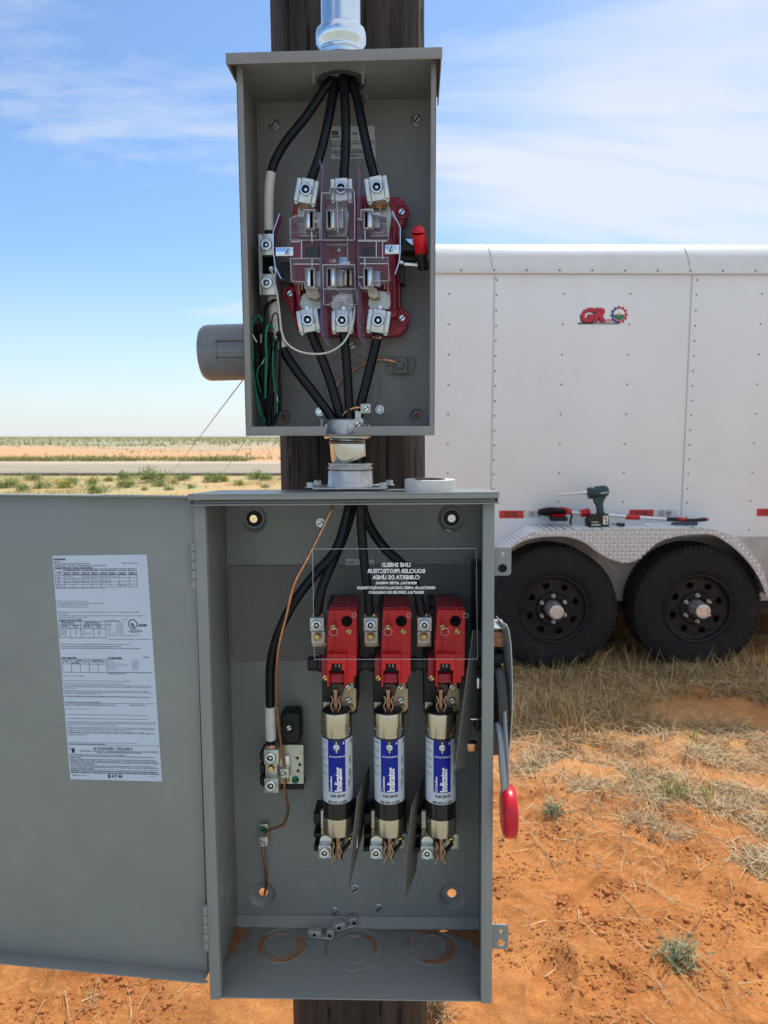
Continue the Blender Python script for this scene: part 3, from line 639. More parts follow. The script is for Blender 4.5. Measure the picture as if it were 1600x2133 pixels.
# fender
FY = -.05
_cr = lambda pl: [(v.x, v.y) for v in catmull([(a, b_, 0) for a, b_ in pl], 5)]
ft = [(1040, 1160), (1067, 1137), (1098, 1115), (1127, 1106), (1200, 1103.5), (1300, 1102), (1400, 1101.5), (1480, 1102), (1513, 1111), (1545, 1130), (1573, 1160), (1593, 1196), (1604, 1240)]
fb = [(1598, 1245), (1585, 1212), (1562, 1175), (1525, 1138), (1487, 1115), (1450, 1113), (1412, 1117), (1375, 1128), (1348, 1148), (1326, 1167), (1300, 1172), (1270, 1164), (1243, 1149), (1217, 1130), (1180, 1118), (1131, 1118.5), (1094, 1126), (1067, 1141), (1045, 1162)]
P1 = [(v.x, v.z) for v in (T.at(px, py, FY) for px, py in _cr(ft))]
P2 = [(v.x, v.z) for v in (T.at(px, py, FY) for px, py in _cr(fb))]
mb = MB(T); mb.plate(P1+P2, (), FY, FY+.003)
vs = [];
for (a, c_) in P1: vs += [(a, FY, c_), (a, SY, c_)]
mb.raw(vs, [(2*i, 2*i+2, 2*i+3, 2*i+1) for i in range(len(P1)-1)])
vs = [(a, y_, c_-.004) for (a, c_) in P1 for y_ in (FY+.003, SY)]
mb.raw(vs, [(2*i+1, 2*i+3, 2*i+2, 2*i) for i in range(len(P1)-1)])
def inside(x, z, poly):
    r = False; j = len(poly)-1
    for i in range(len(poly)):
        if (poly[i][1] > z) != (poly[j][1] > z) and x < (poly[j][0]-poly[i][0])*(z-poly[i][1])/(poly[j][1]-poly[i][1])+poly[i][0]: r = not r
        j = i
    return r
poly = P1+P2; gx0 = min(p[0] for p in poly); gx1 = max(p[0] for p in poly); gz0 = min(p[1] for p in poly); gz1 = max(p[1] for p in poly); st = .0235
mb_l = MB(T)
def lozenge(o, u, v, nrm, Lh=.0135, Wh=.0048, h=.0036):
    o, u, v, nrm = map(Vector, (o, u, v, nrm)); mb.raw([o-u*Lh, o+v*Wh-u*Lh*.3, o+v*Wh+u*Lh*.3, o+u*Lh, o-v*Wh+u*Lh*.3, o-v*Wh-u*Lh*.3, o+nrm*h-u*Lh*.6, o+nrm*h+u*Lh*.6], [(0, 6, 1), (1, 6, 7, 2), (2, 7, 3), (3, 7, 4), (4, 7, 6, 5), (5, 6, 0)], 1)
i = 0; s2 = .7071
xx = gx0
while xx < gx1:
    zz_ = gz0; j = 0
    while zz_ < gz1:
        if inside(xx, zz_, poly) and inside(xx+.006, zz_+.005, poly) and inside(xx-.006, zz_-.005, poly):
            sg = 1 if (i+j) % 2 else -1; lozenge((xx, FY-.0003, zz_), (s2, 0, s2*sg), (-s2*sg, 0, s2), (0, -1, 0))
        zz_ += st; j += 1
    xx += st; i += 1
for i in range(len(P1)-1):
    (a, c_), (a2, c2) = P1[i], P1[i+1]; ln = math.hypot(a2-a, c2-c_); nk = max(1, int(ln/st)); d = Vector(((a2-a)/ln, 0, (c2-c_)/ln)); nn_ = Vector((-d.z, 0, d.x))
    for k in range(nk):
        for j in range(11):
            sg = 1 if (int((a+k*st)/st)+j) % 2 else -1; lozenge(Vector((a, FY+.012+j*st, c_))+d*(k+.5)*st+nn_*.0003, (d*s2+Vector((0, s2*sg, 0))), (Vector((0, s2, 0))-d*s2*sg), nn_)
emit(mb, 'fender', [M['fender'], mat('tread_highlight', (.88, .90, .92), .35, .3)], tr, label='diamond tread plate fender over both wheels', angle=25)  # lozenges coloured lighter than the plate, imitating light caught by the raised tread
# wheels
def wheel(px, py):
    c = T.at(px, py, 0); O = T.w(c)
    cz = c.z; rt = .371
    mb = MB(T); q = Vector((c.x, 0, cz)); ax = (0, 1, 0)
    hs = []
    for k in range(8):
        a = 2*PI*k/8+.3; pts = []
        for (dr, dt) in ((.150, -.16), (.158, 0), (.150, .16), (.128, .13), (.118, .0), (.128, -.13)): pts.append((dr*math.cos(a+dt), dr*math.sin(a+dt)))
        hs.append(pts)
    mb.plate(circ(0, 0, .178, 48), [circ(0, 0, .052, 24)]+hs, .034, .040, Mx=Matrix.Translation(q))
    mb.lathe([(.170, .034), (.182, .028), (.187, .006), (.196, -.002), (.203, .000), (.203, .012), (.190, .03), (.190, .15), (.203, .17)], q, ax, 48)
    mb.lathe([(.052, .046), (.070, .020), (.092, .018), (.102, .034)], q, ax, 40)
    mb.lathe([(1e-6, .09), (.165, .09), (.17, .17)], q, ax, 30)
    w_ = emit(mb, 'wheel', M['rim'], tr, angle=30)
    mb = MB(T); pr = [(.203, .006), (.212, -.004), (.232, -.010), (.262, -.013), (.300, -.012), (.330, -.006), (.350, .006)]
    pr2 = pr+[(rt, .022), (rt+.001, .060), (rt+.001, .062)]
    full = [(r_, h) for r_, h in pr]+[(.3625, .018), (rt, .030), (rt, .062), (.360, .064), (.360, .071), (rt, .073), (rt, .104), (.360, .106), (.360, .113), (rt, .115), (rt, .146), (.360, .148), (.360, .155), (rt, .157), (rt, .188), (.3625, .200), (.350, .212), (.300, .230), (.232, .222), (.203, .205)]
    mb.lathe(full, q, ax, 96)
    for rr_ in (.222, .226, .338): mb.torus(q+Vector((0, -.0075 if rr_ < .3 else .0005, 0)), ax, rr_, .0016, 64, 5)
    for k in range(76):                                   # shoulder blocks
        a = 2*PI*k/76; rad = Vector((math.cos(a), 0, math.sin(a))); tg = Vector((-math.sin(a), 0, math.cos(a)))
        for (h0, h1) in ((.004, .036), (.186, .214)):
            o = q+rad*(rt-.0095)+Vector((0, (h0+h1)/2, 0)); Mx = Matrix(((tg.x, 0, rad.x, o.x), (0, 1, 0, o.y), (tg.z, 0, rad.z, o.z), (0, 0, 0, 1)))
            mb.raw([Mx @ Vector(v) for v in ((-.010, -.016, -.011), (.010, -.016, -.011), (.010, .016, -.006), (-.010, .016, -.006), (-.010, -.012, .008), (.010, -.012, .008), (.010, .016, .0085), (-.010, .016, .0085))], [(0, 1, 5, 4), (1, 2, 6, 5), (2, 3, 7, 6), (3, 0, 4, 7), (4, 5, 6, 7)])
    emit(mb, 'tyre', M['tyre'], w_, angle=30)
    mb = MB(T); mb.lathe([(.05, .05), (.048, 0), (.044, -.035), (.043, -.045), (.044, -.047), (.044, -.058), (.040, -.064), (.030, -.065), (.029, -.061), (1e-6, -.061)], q, ax, 32); emit(mb, 'hub_cap', M['hub'], w_)
    for k in range(6):
        a = 2*PI*k/6+.55; o = q+Vector((.077*math.cos(a), .018, .077*math.sin(a))); mb = MB(T); mb.lathe([(.0125, 0), (.0125, -.004), (.010, -.005), (.0095, -.017), (.006, -.022), (1e-6, -.022)], o, ax, 6); emit(mb, 'lug_nut', M['hub'], w_)
    mb = MB(T); mb.cyl(q+Vector((0, .08, 0)), q+Vector((0, 1.9, 0)), .038, n=12); emit(mb, 'axle', M['under'], w_)
wheel(1154, 1270); wheel(1455, 1268.5)
for (px, py) in ((1152, 1269.5), (1452, 1268)):        # the two wheels on the far side
    q = T.at(px, py, 0)+Vector((0, 2.1, 0)); mb = MB(T); mb.lathe([(1e-6, .02), (.2, .02), (.21, 0), (.33, 0), (.3675, .03), (.3675, .2), (.33, .22), (.2, .2), (1e-6, .2)], q, (0, 1, 0), 40); emit(mb, 'wheel', M['tyre'], tr)
# reflective tape, logo
def tape(x0_, y0_, x1_, y1_, m_, ink):
    mb = MB(T); a = T.at(x0_, y0_, SY); b2 = T.at(x1_, y1_, SY); mb.box(((a.x+b2.x)/2, SY-.0012, (a.z+b2.z)/2), (b2.x-a.x, .002, a.z-b2.z))
    h = a.z-b2.z; w_ = b2.x-a.x; cx_ = a.x+w_*.63; cz_ = (a.z+b2.z)/2
    mb.torus((cx_, SY-.0024, cz_), (0, 1, 0), h*.30, h*.06, 20, 4, mi=1, flat=.1); mb.box((cx_, SY-.0026, cz_), (h*.34, .0005, h*.30), 0, 1)
    for k in range(4): mb.box((a.x+w_*.33, SY-.0026, cz_+h*(.27-.18*k)), (w_*.26, .0005, h*.09), 0, 1)
    emit(mb, 'reflective_tape', [m_, ink], tr)
tape(1040, 1063.5, 1090.5, 1079.5, M['redtape'], mat('tape_print_red', (.13, .01, .01), .4)); tape(1311, 1061.5, 1361, 1077, M['redtape'], bpy.data.materials['tape_print_red'])
tape(1577, 1059.5, 1627, 1075, M['redtape'], bpy.data.materials['tape_print_red'])
TG = mat('tape_print_grey', (.16, .16, .17), .4)
tape(1092, 1063, 1142, 1079, M['whtape'], TG); tape(1361.5, 1061, 1411, 1077, M['whtape'], TG); tape(1628, 1059.5, 1676, 1075, M['whtape'], TG)
mb = MB(T)
def tmap(xa, ya, xb, hpx, F_=T, y=SY-.002, shear=0.0, lift=0.0):
    a = F_.at(xa, ya, y); b2 = F_.at(xb, ya, y); hh = (F_.at(xa, ya-hpx, y)-a).z; wd = b2.x-a.x
    return lambda u, v: Vector((a.x+u*wd+shear*v*hh, y-lift, a.z+v*hh+(b2.z-a.z)*u))
mb.text('GR', tmap(1204.5, 671, 1262, 29, shear=.22, y=SY-.0012), 1, .075); mb.text('GR', tmap(1207, 669, 1263, 28, shear=.22, y=SY-.002), 0, .05)
a = T.at(1203, 672, SY); b2 = T.at(1290, 675.5, SY); mb.plate([(a.x, b2.z), (a.x+.004, a.z), (b2.x, a.z), (b2.x-.01, b2.z)], (), SY-.002, SY-.001, mi=1)
mb.text('SERVICES', tmap(1250, 669.5, 1280, 5, y=SY-.003), 0, .04); mb.text('TRAILER WORKS', tmap(1236, 674.5, 1284, 2.2, y=SY-.003), 5, .03)
c = T.at(1289.5, 656, SY); g = []
for k in range(48): a = 2*PI*k/48; g.append((c.x+(.052 if k % 4 < 2 else .043)*math.cos(a), c.z+(.052 if k % 4 < 2 else .043)*math.sin(a)))
h24 = g[:25]; mb.plate(g[12:37]+[(c.x, c.z)], (), SY-.0020, SY-.001, mi=2); mb.plate(g[36:]+g[:13]+[(c.x, c.z)], (), SY-.0020, SY-.001, mi=0)
mb.plate(circ(c.x, c.z, .034), (), SY-.0028, SY-.002, mi=3)
mb.plate([(c.x+.0335*math.cos(-PI*k/16), c.z+.002+.0335*math.sin(-PI*k/16)) for k in range(17)], (), SY-.0036, SY-.0028, mi=4); mb.plate(circ(c.x, c.z+.004, .009, 16), (), SY-.0042, SY-.0036, mi=6)
emit(mb, 'logo', [M['logored'], M['ink'], M['logoblue'], M['whiteink'], M['logogreen'], M['whtape'], M['logoyellow']], tr, label='small red lettered logo with gear wheel')

# ================================================================== TOOLS ON THE FENDER
ftz = T.at(1300, 1102, FY).z
def tz(px, py, y): return T.at(px, py, y)
Yt = .06
def lift_to(py_ref, y): return ftz
# impact driver
th = thing('impact_driver', 'dark teal cordless impact driver standing on its battery on the trailer fender', 'power tool', T.w((T.at(1244, 1100, Yt).x, Yt, ftz)))
mb = MB(T); zb_ = ftz+.003; f_ = lambda px, py: T.at(px, py, Yt)
dz_ = zb_-f_(1244, 1099).z
def g(px, py): p = f_(px, py); return Vector((p.x, Yt, p.z+dz_))
a = g(1224, 1031); b2 = g(1268, 1025); 
mb.lathe([(1e-6, 0), (.030, .002), (.034, .012), (.034, .085), (.031, .108), (.022, .118), (1e-6, .12)], a, b2-a, 24)
mb.plate([(p.x, p.z) for p in (g(1237, 1034), g(1263, 1034), g(1255, 1050), g(1256, 1065), g(1260, 1077), g(1244, 1077), g(1243, 1060), g(1236, 1047))], (), Yt-.019, Yt+.019, .006)
mb.plate([(p.x, p.z) for p in (g(1238, 1040), g(1245, 1041), g(1246, 1051), g(1236, 1046))], (), Yt-.01, Yt+.01, .002)
emit(mb, 'housing', M['teal'], th)
mb = MB(T); mb.plate([(p.x, p.z) for p in (g(1230, 1074), g(1264, 1073), g(1265, 1098.5), (g(1222, 1098.5)), g(1221, 1086))], (), Yt-.038, Yt+.038, .005)
p = g(1257, 1085); mb.box((p.x, Yt-.0384, p.z), (.028, .001, .05), 0, 1); mb.box((p.x-.002, Yt-.0392, p.z+.010), (.007, .001, .016), 0, 0); mb.box((p.x+.004, Yt-.0392, p.z-.012), (.008, .001, .013), 0, 0)
p = g(1232, 1094); mb.box((p.x+.015, Yt-.0384, p.z-.002), (.05, .001, .006), 0, 1)
emit(mb, 'battery', [M['black'], mat('battery_label', (.75, .72, .55), .5)], th)
mb = MB(T); c0 = g(1233, 1027.5); c1 = g(1222, 1028.5); mb.lathe([(.030, 0), (.029, .014), (.020, .026), (.015, .030), (1e-6, .030)], g(1236, 1027.5), c1-c0, 20); emit(mb, 'nose', M['hub'], th)
mb = MB(T); e = g(1169, 1033); mb.cyl(c1, c1+(e-c1)*.2, .009, n=14); mb.cyl(c1+(e-c1)*.2, e, .0055, n=12); mb.cyl(e, e+(e-c1).normalized()*.014, .009, .006, n=12); mb.cyl(e, e+(e-c1).normalized()*.045, .0032, .0016, n=8); emit(mb, 'bit_extension', M['zinc'], th)
mb = MB(T); mb.text('makita', lambda u, v: Vector((g(1247, 1031).x+u*.045, Yt-.0352, g(1247, 1031).z+v*.009+u*.006)), 0, .02); mb.text('makita', lambda u, v: Vector((g(1228, 1090).x+u*.04, Yt-.0388, g(1228, 1090).z+v*.007)), 0, .02); emit(mb, 'lettering', M['whiteink'], th)
# measuring wheel lying on the fender
th = thing('measuring_wheel', 'red and black measuring wheel with telescopic silver pole lying along the fender', 'measuring wheel', T.w((T.at(1150, 1090, .12).x, .12, ftz)))
Yt = .13; f_ = lambda px, py: T.at(px, py, Yt); dz_ = ftz-f_(1244, 1099.5).z
mb = MB(T); c = g(1150, 1072); mb.lathe([(.075, -.011), (.082, -.009), (.084, 0), (.082, .009), (.075, .011), (.066, .004), (.066, -.004)], c, (.04, .30, .95), 40, closed=True); mb.lathe([(1e-6, -.003), (.067, -.003), (.067, .003), (1e-6, .003)], c, (.04, .30, .95), 30); emit(mb, 'wheel', M['tyre'], th)
mb = MB(T); mb.tube([g(1147, 1062), g(1147, 1067)], .018, 14, spline=False); mb.tube([g(1150, 1080), g(1172, 1079), g(1183, 1070), g(1190, 1071)], .011, 8); mb.tube([g(1165, 1066), g(1178, 1067), g(1190, 1072)], .012, 8)
for (xa, ya, xb, yb, r_) in ((1209, 1076, 1228, 1072, .023), (1303, 1082.5, 1332, 1084, .015), (1411, 1087, 1427, 1088.5, .0125), (1469, 1088, 1477, 1087.5, .012)): mb.cyl(g(xa, ya), g(xb, yb), r_, r_*(.5 if xa == 1469 else 1), 16, bev=.003)
mb.cyl(g(1181, 1072), g(1190, 1072), .014, n=14); emit(mb, 'clamp', M['gripred'], th)
mb = MB(T); mb.cyl(g(1188, 1073), g(1390, 1087.5), .0105, n=16); emit(mb, 'pole', mat('matt_aluminium_tube', (.70, .71, .72), .35, .9), th)
mb = MB(T); mb.cyl(g(1388, 1087), g(1412, 1088), .0125, n=14); mb.tube([g(1412, 1088), g(1440, 1090), g(1470, 1087.5)], .0115, 12); emit(mb, 'grip', M['black'], th)
mb = MB(T); mb.box(g(1163, 1086), (.10, .05, .026), .006); emit(mb, 'counter', M['black'], th)
mb = MB(T); mb.tube([g(1187, 1073), g(1191, 1080), g(1188, 1092), g(1190, 1099)], .006, 8); emit(mb, 'stand', M['black'], th)
# short screwdriver
Yt = .03; dz_ = ftz-T.at(1290, 1103, Yt).z
th = thing('stubby_screwdriver', 'short black screwdriver lying beside the battery of the impact driver', 'screwdriver', T.w((T.at(1290, 1100, Yt).x, Yt, ftz)))
mb = MB(T); a = g(1284, 1097); b2 = g(1302, 1098); mb.lathe([(1e-6, 0), (.008, .001), (.011, .012), (.009, .022), (.0115, .045), (1e-6, .05)], a, b2-a, 14); emit(mb, 'handle', M['black'], th)
mb = MB(T); mb.cyl(a, g(1272, 1096), .0035, .002, 8); emit(mb, 'blade', M['under'], th)
th = thing('blue_handled_screwdriver', 'long screwdriver with navy handle lying under the telescopic pole', 'screwdriver', T.w((T.at(1400, 1100, Yt).x, Yt, ftz)))
mb = MB(T); a = g(1398, 1095.5); b2 = g(1452, 1095.5); mb.lathe([(1e-6, 0), (.007, .001), (.010, .02), (.0105, .14), (.008, .152), (1e-6, .155)], a, b2-a, 14); emit(mb, 'handle', M['bluegrip'], th)
mb = MB(T); mb.cyl(a, g(1346, 1097.5), .003, n=8); mb.cyl(g(1351, 1097), g(1343, 1097.5), .007, .006, 10); emit(mb, 'shaft', M['zinc'], th)

# ================================================================== POLE AND GUY WIRES
n = 260; zs = np.linspace(-.15, 5.2, 460); vs = []
CR = [(random.uniform(PI*1.0, PI*2.0), random.uniform(-.2, 2.2), random.uniform(.25, 1.3), random.uniform(.009, .018), random.uniform(.004, .012), random.uniform(0, 99)) for _ in range(20)]
pc = lambda z: (-.0505-.0085*(z-1.0), 1.252)
def npn(a, z, s): return mnoise.noise(Vector((math.cos(a)*s, math.sin(a)*s, z)))
for z in zs:
    cx_, cy_ = pc(z)
    for k in range(n):
        a = 2*PI*k/n; r_ = .1285-.0012*z+.003*npn(a, z*.5, 1.2)+.0007*npn(a, z*2.6, 14)
        cr_ = mnoise.noise(Vector((math.cos(a)*5.5, math.sin(a)*5.5, z*.55+7))); r_ -= .006*max(0, 1-abs(cr_)/.03)*(.5+.5*npn(a, z*.8, 3)); 
        for (a0, z0_, l_, w_, d_, sd) in CR:
            if z0_ < z < z0_+l_:
                t_ = (z-z0_)/l_; da = abs(a-a0-.07*math.sin(z*4+sd)-.025*math.sin(z*19+sd)); ww = w_*math.sin(t_*PI)**.5
                if da < ww: r_ -= d_*math.sin(t_*PI)**.5*(1-da/ww)
        vs.append((cx_+r_*math.cos(a), cy_+r_*math.sin(a), z))
fs = [(i*n+k, i*n+(k+1) % n, (i+1)*n+(k+1) % n, (i+1)*n+k) for i in range(len(zs)-1) for k in range(n)]+[tuple((len(zs)-1)*n+k for k in range(n))]
mb = MB(); mb.raw(vs, fs); emit(mb, 'utility_pole', M['wood'], label='thick dark weathered wooden pole behind both grey boxes', cat='utility pole', loc=(-.05, 1.25, 0))
def wire(p0, p1, label, sag=.02):
    mb = MB(); p0 = Vector(p0); p1 = Vector(p1); mb.tube([p0.lerp(p1, t_)-Vector((0, 0, sag*4*t_*(1-t_))) for t_ in (0, .25, .5, .75, 1)], .0017, 6); mb.cyl(p1-Vector((0, 0, .25)), p1+Vector((0, 0, .02)), .006, n=8)
    emit(mb, 'guy_wire', mat('guy_wire_steel', (.25, .25, .26), .5, .6), label=label, cat='guy wire', loc=tuple(p1))
e1 = gpx(330, 1018); s1 = W.at(600, 668, 1.29)
wire(s1, (e1.x, e1.y, 0), 'thin guy wire slanting from behind the upper box down to the verge')
e2 = gpx(448, 1006); s2_ = W.at(600, 786, 1.29)
wire(s2_, (e2.x, e2.y, 0), 'faint second guy wire, nearer the wooden pole', .02)

# ================================================================== UPPER BOX (METER SOCKET)
hw, hh, dd = UW/2, UH/2, UD
ms = thing('meter_socket', 'upper warm grey open metal box with red terminal block under clear plastic', 'meter socket', U.w((0, dd/2, -hh)))
def dimple_wall(F_, w_, h_, d_, holes, paint, parent, name='back_wall', dish=.008):
    mb = MB(F_); hl = []
    for (px, py, ro, ri, ring) in holes:
        c = F_.at(px, py, d_); r1 = abs(F_.at(px+ro, py, d_).x-c.x); hl.append(circ(c.x, c.z, r1, 36))
    mb.plate([(-w_/2, -h_/2), (w_/2, -h_/2), (w_/2, h_/2), (-w_/2, h_/2)], hl, d_, d_+.0015)
    for (px, py, ro, ri, ring) in holes:
        c = F_.at(px, py, d_); r1 = abs(F_.at(px+ro, py, d_).x-c.x); r2 = abs(F_.at(px+ri, py, d_).x-c.x)
        mb.lathe([(r1+.0012, -.0002), (r1-.001, .0006), (r1*.8, dish*.75), (r1*.72, dish), (r2, dish), (r2, dish+.0015), (r1, dish+.0015), (r1+.001, .0016)], c, (0, 1, 0), 36)
    return mb
mb = dimple_wall(U, UW, UH, dd, [(571, 259, 14, 6, 0), (869, 249, 14, 6, 0), (589, 868, 15, 6, 0), (869, 866, 15, 6, 0)], M['upaint'], ms, dish=.004)
mb.box((-hw+.001, dd/2, 0), (.002, dd, UH), .0006); mb.box((hw-.001, dd/2, 0), (.002, dd, UH), .0006)
_zt = U.at(700, 888, 0).z; mb.box((-hw+.0045, .001, (hh+_zt)/2), (.009, .002, hh-_zt), .0006); mb.box((hw-.0035, .001, (hh+_zt)/2), (.007, .002, hh-_zt), .0006)         # folded front edges
c = U.atz(710, 165, hh-.001)
mb2 = MB(U)
Mtop = Matrix(((1, 0, 0, 0), (0, 0, 1, 0), (0, 1, 0, hh-.001), (0, 0, 0, 1)))
hy = .056; hx = U.atz(709, 158, hh-.001).x
mb.plate([(-hw, 0), (hw, 0), (hw, dd), (-hw, dd)], [circ(hx, hy, .034, 36)], -.001, .001, Mx=Mtop)
nx0, nx1 = U.at(678, 900, 0).x, U.at(742, 900, 0).x; zt = U.at(700, 888, 0).z; zbt = -hh
mb.box((0, dd/2+.002, -hh+.001), (UW-.004, dd-.004, .002), .0004)
mb.box(((-hw+nx0)/2, .001, (zt+zbt)/2), (nx0+hw, .002, zt-zbt), .0007); mb.box(((hw+nx1)/2, .001, (zt+zbt)/2), (hw-nx1, .002, zt-zbt), .0007)
for (px, py, r_) in ((727, 806, 66), (727, 806, 50), (727, 806, 36)):
    cc = U.at(px, py, dd); mb.torus(cc, (0, 1, 0), abs(U.at(px+r_, py, dd).x-cc.x), .0008, 48, 6)
emit(mb, 'enclosure', M['upaint'], ms)
mb = MB(U); hz0, hz1 = U.at(700, 132, -.012).z, U.at(700, 97, -.012).z
mb.box((-.001, dd/2-.006, hh+.0025), (UW+.016, dd+.022, .002), .0006); mb.box((-.001, -.0165, (hz0+hh+.0035)/2), (UW+.016, .0018, hh+.0035-hz0), .0006)
for s_ in (-1, 1): mb.box((s_*(hw+.0065)-.001, dd/2-.006, hh-.004), (.0018, dd+.018, .014), .0006)
emit(mb, 'top_hood', M['upaint'], ms, label='drip hood folded over the top of the box')
mb = MB(U)
for (px, py) in ((654, 155), (756, 151), (763, 204)): p = U.at(px, py, hy-.02 if py < 190 else .10); mb.cyl((p.x, p.y, hh-.002), (p.x, p.y, hh-.014), .0024, n=8)
for (a, b2) in ((571, 259), (869, 249)):
    screw(mb, a, b2, dd+.004, 8.5, 0, .9, 1, .004); cc = U.at(a, b2, dd+.004); mb.torus(cc, (0, 1, 0), .0085, .0009, 20, 5)
for (a, b2) in ((666, 858), (791, 853)): cc = U.at(a, b2, dd); mb.lathe([(.0066, 0), (.0066, .001), (.005, .001)], cc, (0, -1, 0), 20); screw(mb, a, b2, dd, 7, 0, None, None, .006, True)
for (a, b2) in ((734, 720), (768, 600)): screw(mb, a, b2, dd, 8, 0, .6, 1, .003)
emit(mb, 'mounting_screw', [M['zinc'], M['hole']], ms)
mb = MB(U)
for (a, b2) in ((589, 868), (869, 866)): cc = U.at(a, b2, dd+.0065); mb.lathe([(1e-6, 0), (.006, 0)], cc, (0, -1, 0), 16)
emit(mb, 'dimple_bore', M['dirt'], ms)
# red terminal block
yr = .070
mb = MB(U)
outl = [(612, 425), (622, 413), (640, 408), (700, 408), (770, 408), (812, 409), (830, 410), (843, 420), (848, 438), (847, 456), (838, 472), (834, 480), (835, 560), (834, 636), (842, 643), (849, 655), (850, 672), (846, 686), (834, 697), (815, 700), (700, 700), (640, 697), (618, 686), (610, 660), (600, 636), (597, 618), (598, 603), (605, 590), (606, 560), (606, 470)]
mb.pxplate(outl, yr+.012, dd-.001, bev=.002)
mb.pxplate([(613, 440), (825, 430), (827, 660), (700, 690), (625, 660), (612, 600)], yr-.002, yr+.013, bev=.002)
for (xa, ya, xb, yb) in ((818, 470, 824, 645), (829, 480, 833, 640), (608, 600, 612, 655), (652, 420, 656, 690), (752, 420, 756, 690), (693, 500, 695, 600)): mb.pxbox(xa, ya, xb, yb, yr-.008, yr+.014, .001)
for (px, py) in ((837, 441), (838, 663), (605, 612)):
    cc = U.at(px, py, yr+.012); mb.torus(cc, (0, 1, 0), .0095, .0022, 28, 6)
blk = emit(mb, 'terminal_block', M['dkred'], ms, label='dark red moulded terminal block')
mb = MB(U)
for (px, py, a_) in ((837, 442, .9), (838, 663, .7), (605, 612, .7)): screw(mb, px, py, yr+.012, 7, 0, a_, 1, .003)
screw(mb, 707, 521, yr-.004, 5, 0, None); screw(mb, 713, 439, yr-.02, 3.5, 0); screw(mb, 792, 437, yr-.02, 3.5, 0)
emit(mb, 'block_screw', [M['zinc'], M['hole']], blk)
# cream contact plates, black slots, jaws
mb = MB(U)
def rpoly(pts, y0, y1, mi, bev=.0006): mb.pxplate(pts, y0, y1, bev=bev, mi=mi)
for (cx_, cy_) in ((640, 455), (702, 455), (790, 455)): rpoly([(cx_-20, cy_-30), (cx_+18, cy_-34), (cx_+26, cy_-10), (cx_+20, cy_+38), (cx_-18, cy_+38)], .052, .066, 0)
for (cx_, cy_) in ((648, 630), (713, 634), (790, 630)): rpoly([(cx_-24, cy_+4), (cx_-20, cy_-14), (cx_-4, cy_-26), (cx_+22, cy_-22), (cx_+24, cy_+4), (cx_+20, cy_+14), (cx_-18, cy_+14)], .046, .060, 0, .001)
for (xa, ya, xb, yb) in ((634, 515, 667, 545), (757, 515, 783, 540), (585, 545, 612, 590)): mb.pxbox(xa, ya, xb, yb, .060, .07, .001, 1)
mb.pxbox(704, 535, 727, 575, .058, .066, .001, 2)
mb.pxbox(676, 508, 722, 512, .05, .054, .0006, 3); mb.pxbox(722, 492, 726, 575, .048, .06, .0006, 3); mb.pxbox(610, 482, 668, 485, .048, .052, .0004, 3); mb.pxbox(745, 482, 806, 485, .048, .052, .0004, 3)
emit(mb, 'contact_plate', [mat('cream_tinned_contact', (.48, .48, .45), .4, .6, var=.15, vscale=100), M['black'], M['galv'], M['beige']], blk)
def jaw(px, py, flip=1, w_=16, h_=37, bronze=False):
    mb = MB(U); y0 = .022; y1 = .050
    if bronze:
        mb.pxbox(px-9, py-17, px-2, py+17, y0+.004, y1, .001, 3); mb.pxbox(px+2, py-17, px+9, py+17, y0+.004, y1, .001, 3); mb.pxbox(px-2, py-15, px+2, py+15, y0+.012, y1, 0, 1)
    else:
        mb.pxbox(px-w_/2-3, py-h_/2-3, px+w_/2+3, py+h_/2+3, y0+.004, y1, .001, 2)
        if flip > 0: mb.pxbox(px-w_/2, py-h_/2, px+1, py+h_/2, y0-.001, y0+.01, .0016, 0); mb.pxbox(px+1.5, py-h_/2+1, px+w_/2-1, py+h_/2-1, y0+.0036, y0+.01, 0, 1)
        else: mb.pxbox(px-1, py-h_/2, px+w_/2, py+h_/2, y0-.001, y0+.01, .0016, 0); mb.pxbox(px-w_/2+1, py-h_/2+1, px-1.5, py+h_/2-1, y0+.0036, y0+.01, 0, 1)
        mb.pxbox(px+w_/2+3, py-h_/2+4, px+w_/2+18, py+h_/2, y0+.012, y1, .001, 4)
    emit(mb, 'meter_jaw', [M['zinc'], M['hole'], M['beige'], M['tan'], mat('grey_jaw_metal', (.42, .44, .48), .4, .8) if 'grey_jaw_metal' not in bpy.data.materials else bpy.data.materials['grey_jaw_metal']], blk)
jaw(645, 457, 1); jaw(690, 457, -1); jaw(767, 456, -1); jaw(646, 579, 1); jaw(690, 578, -1); jaw(767, 578, -1); jaw(725, 578, bronze=True)
mb = MB(U); 
for pts in ([(634, 597), (662, 600), (670, 618), (658, 624), (641, 620)], [(763, 597), (785, 600), (790, 618), (779, 623), (768, 618)]): mb.pxplate(pts, .030, .046, bev=.001)
for (xa, ya, xb, yb) in ((621, 588, 625, 614), (627, 588, 631, 604), (806, 585, 810, 612), (800, 585, 803, 602)): mb.pxbox(xa, ya, xb, yb, .04, .06, .0006, 1)
emit(mb, 'bypass_spring', [M['tan'], M['oldcopper']], blk)
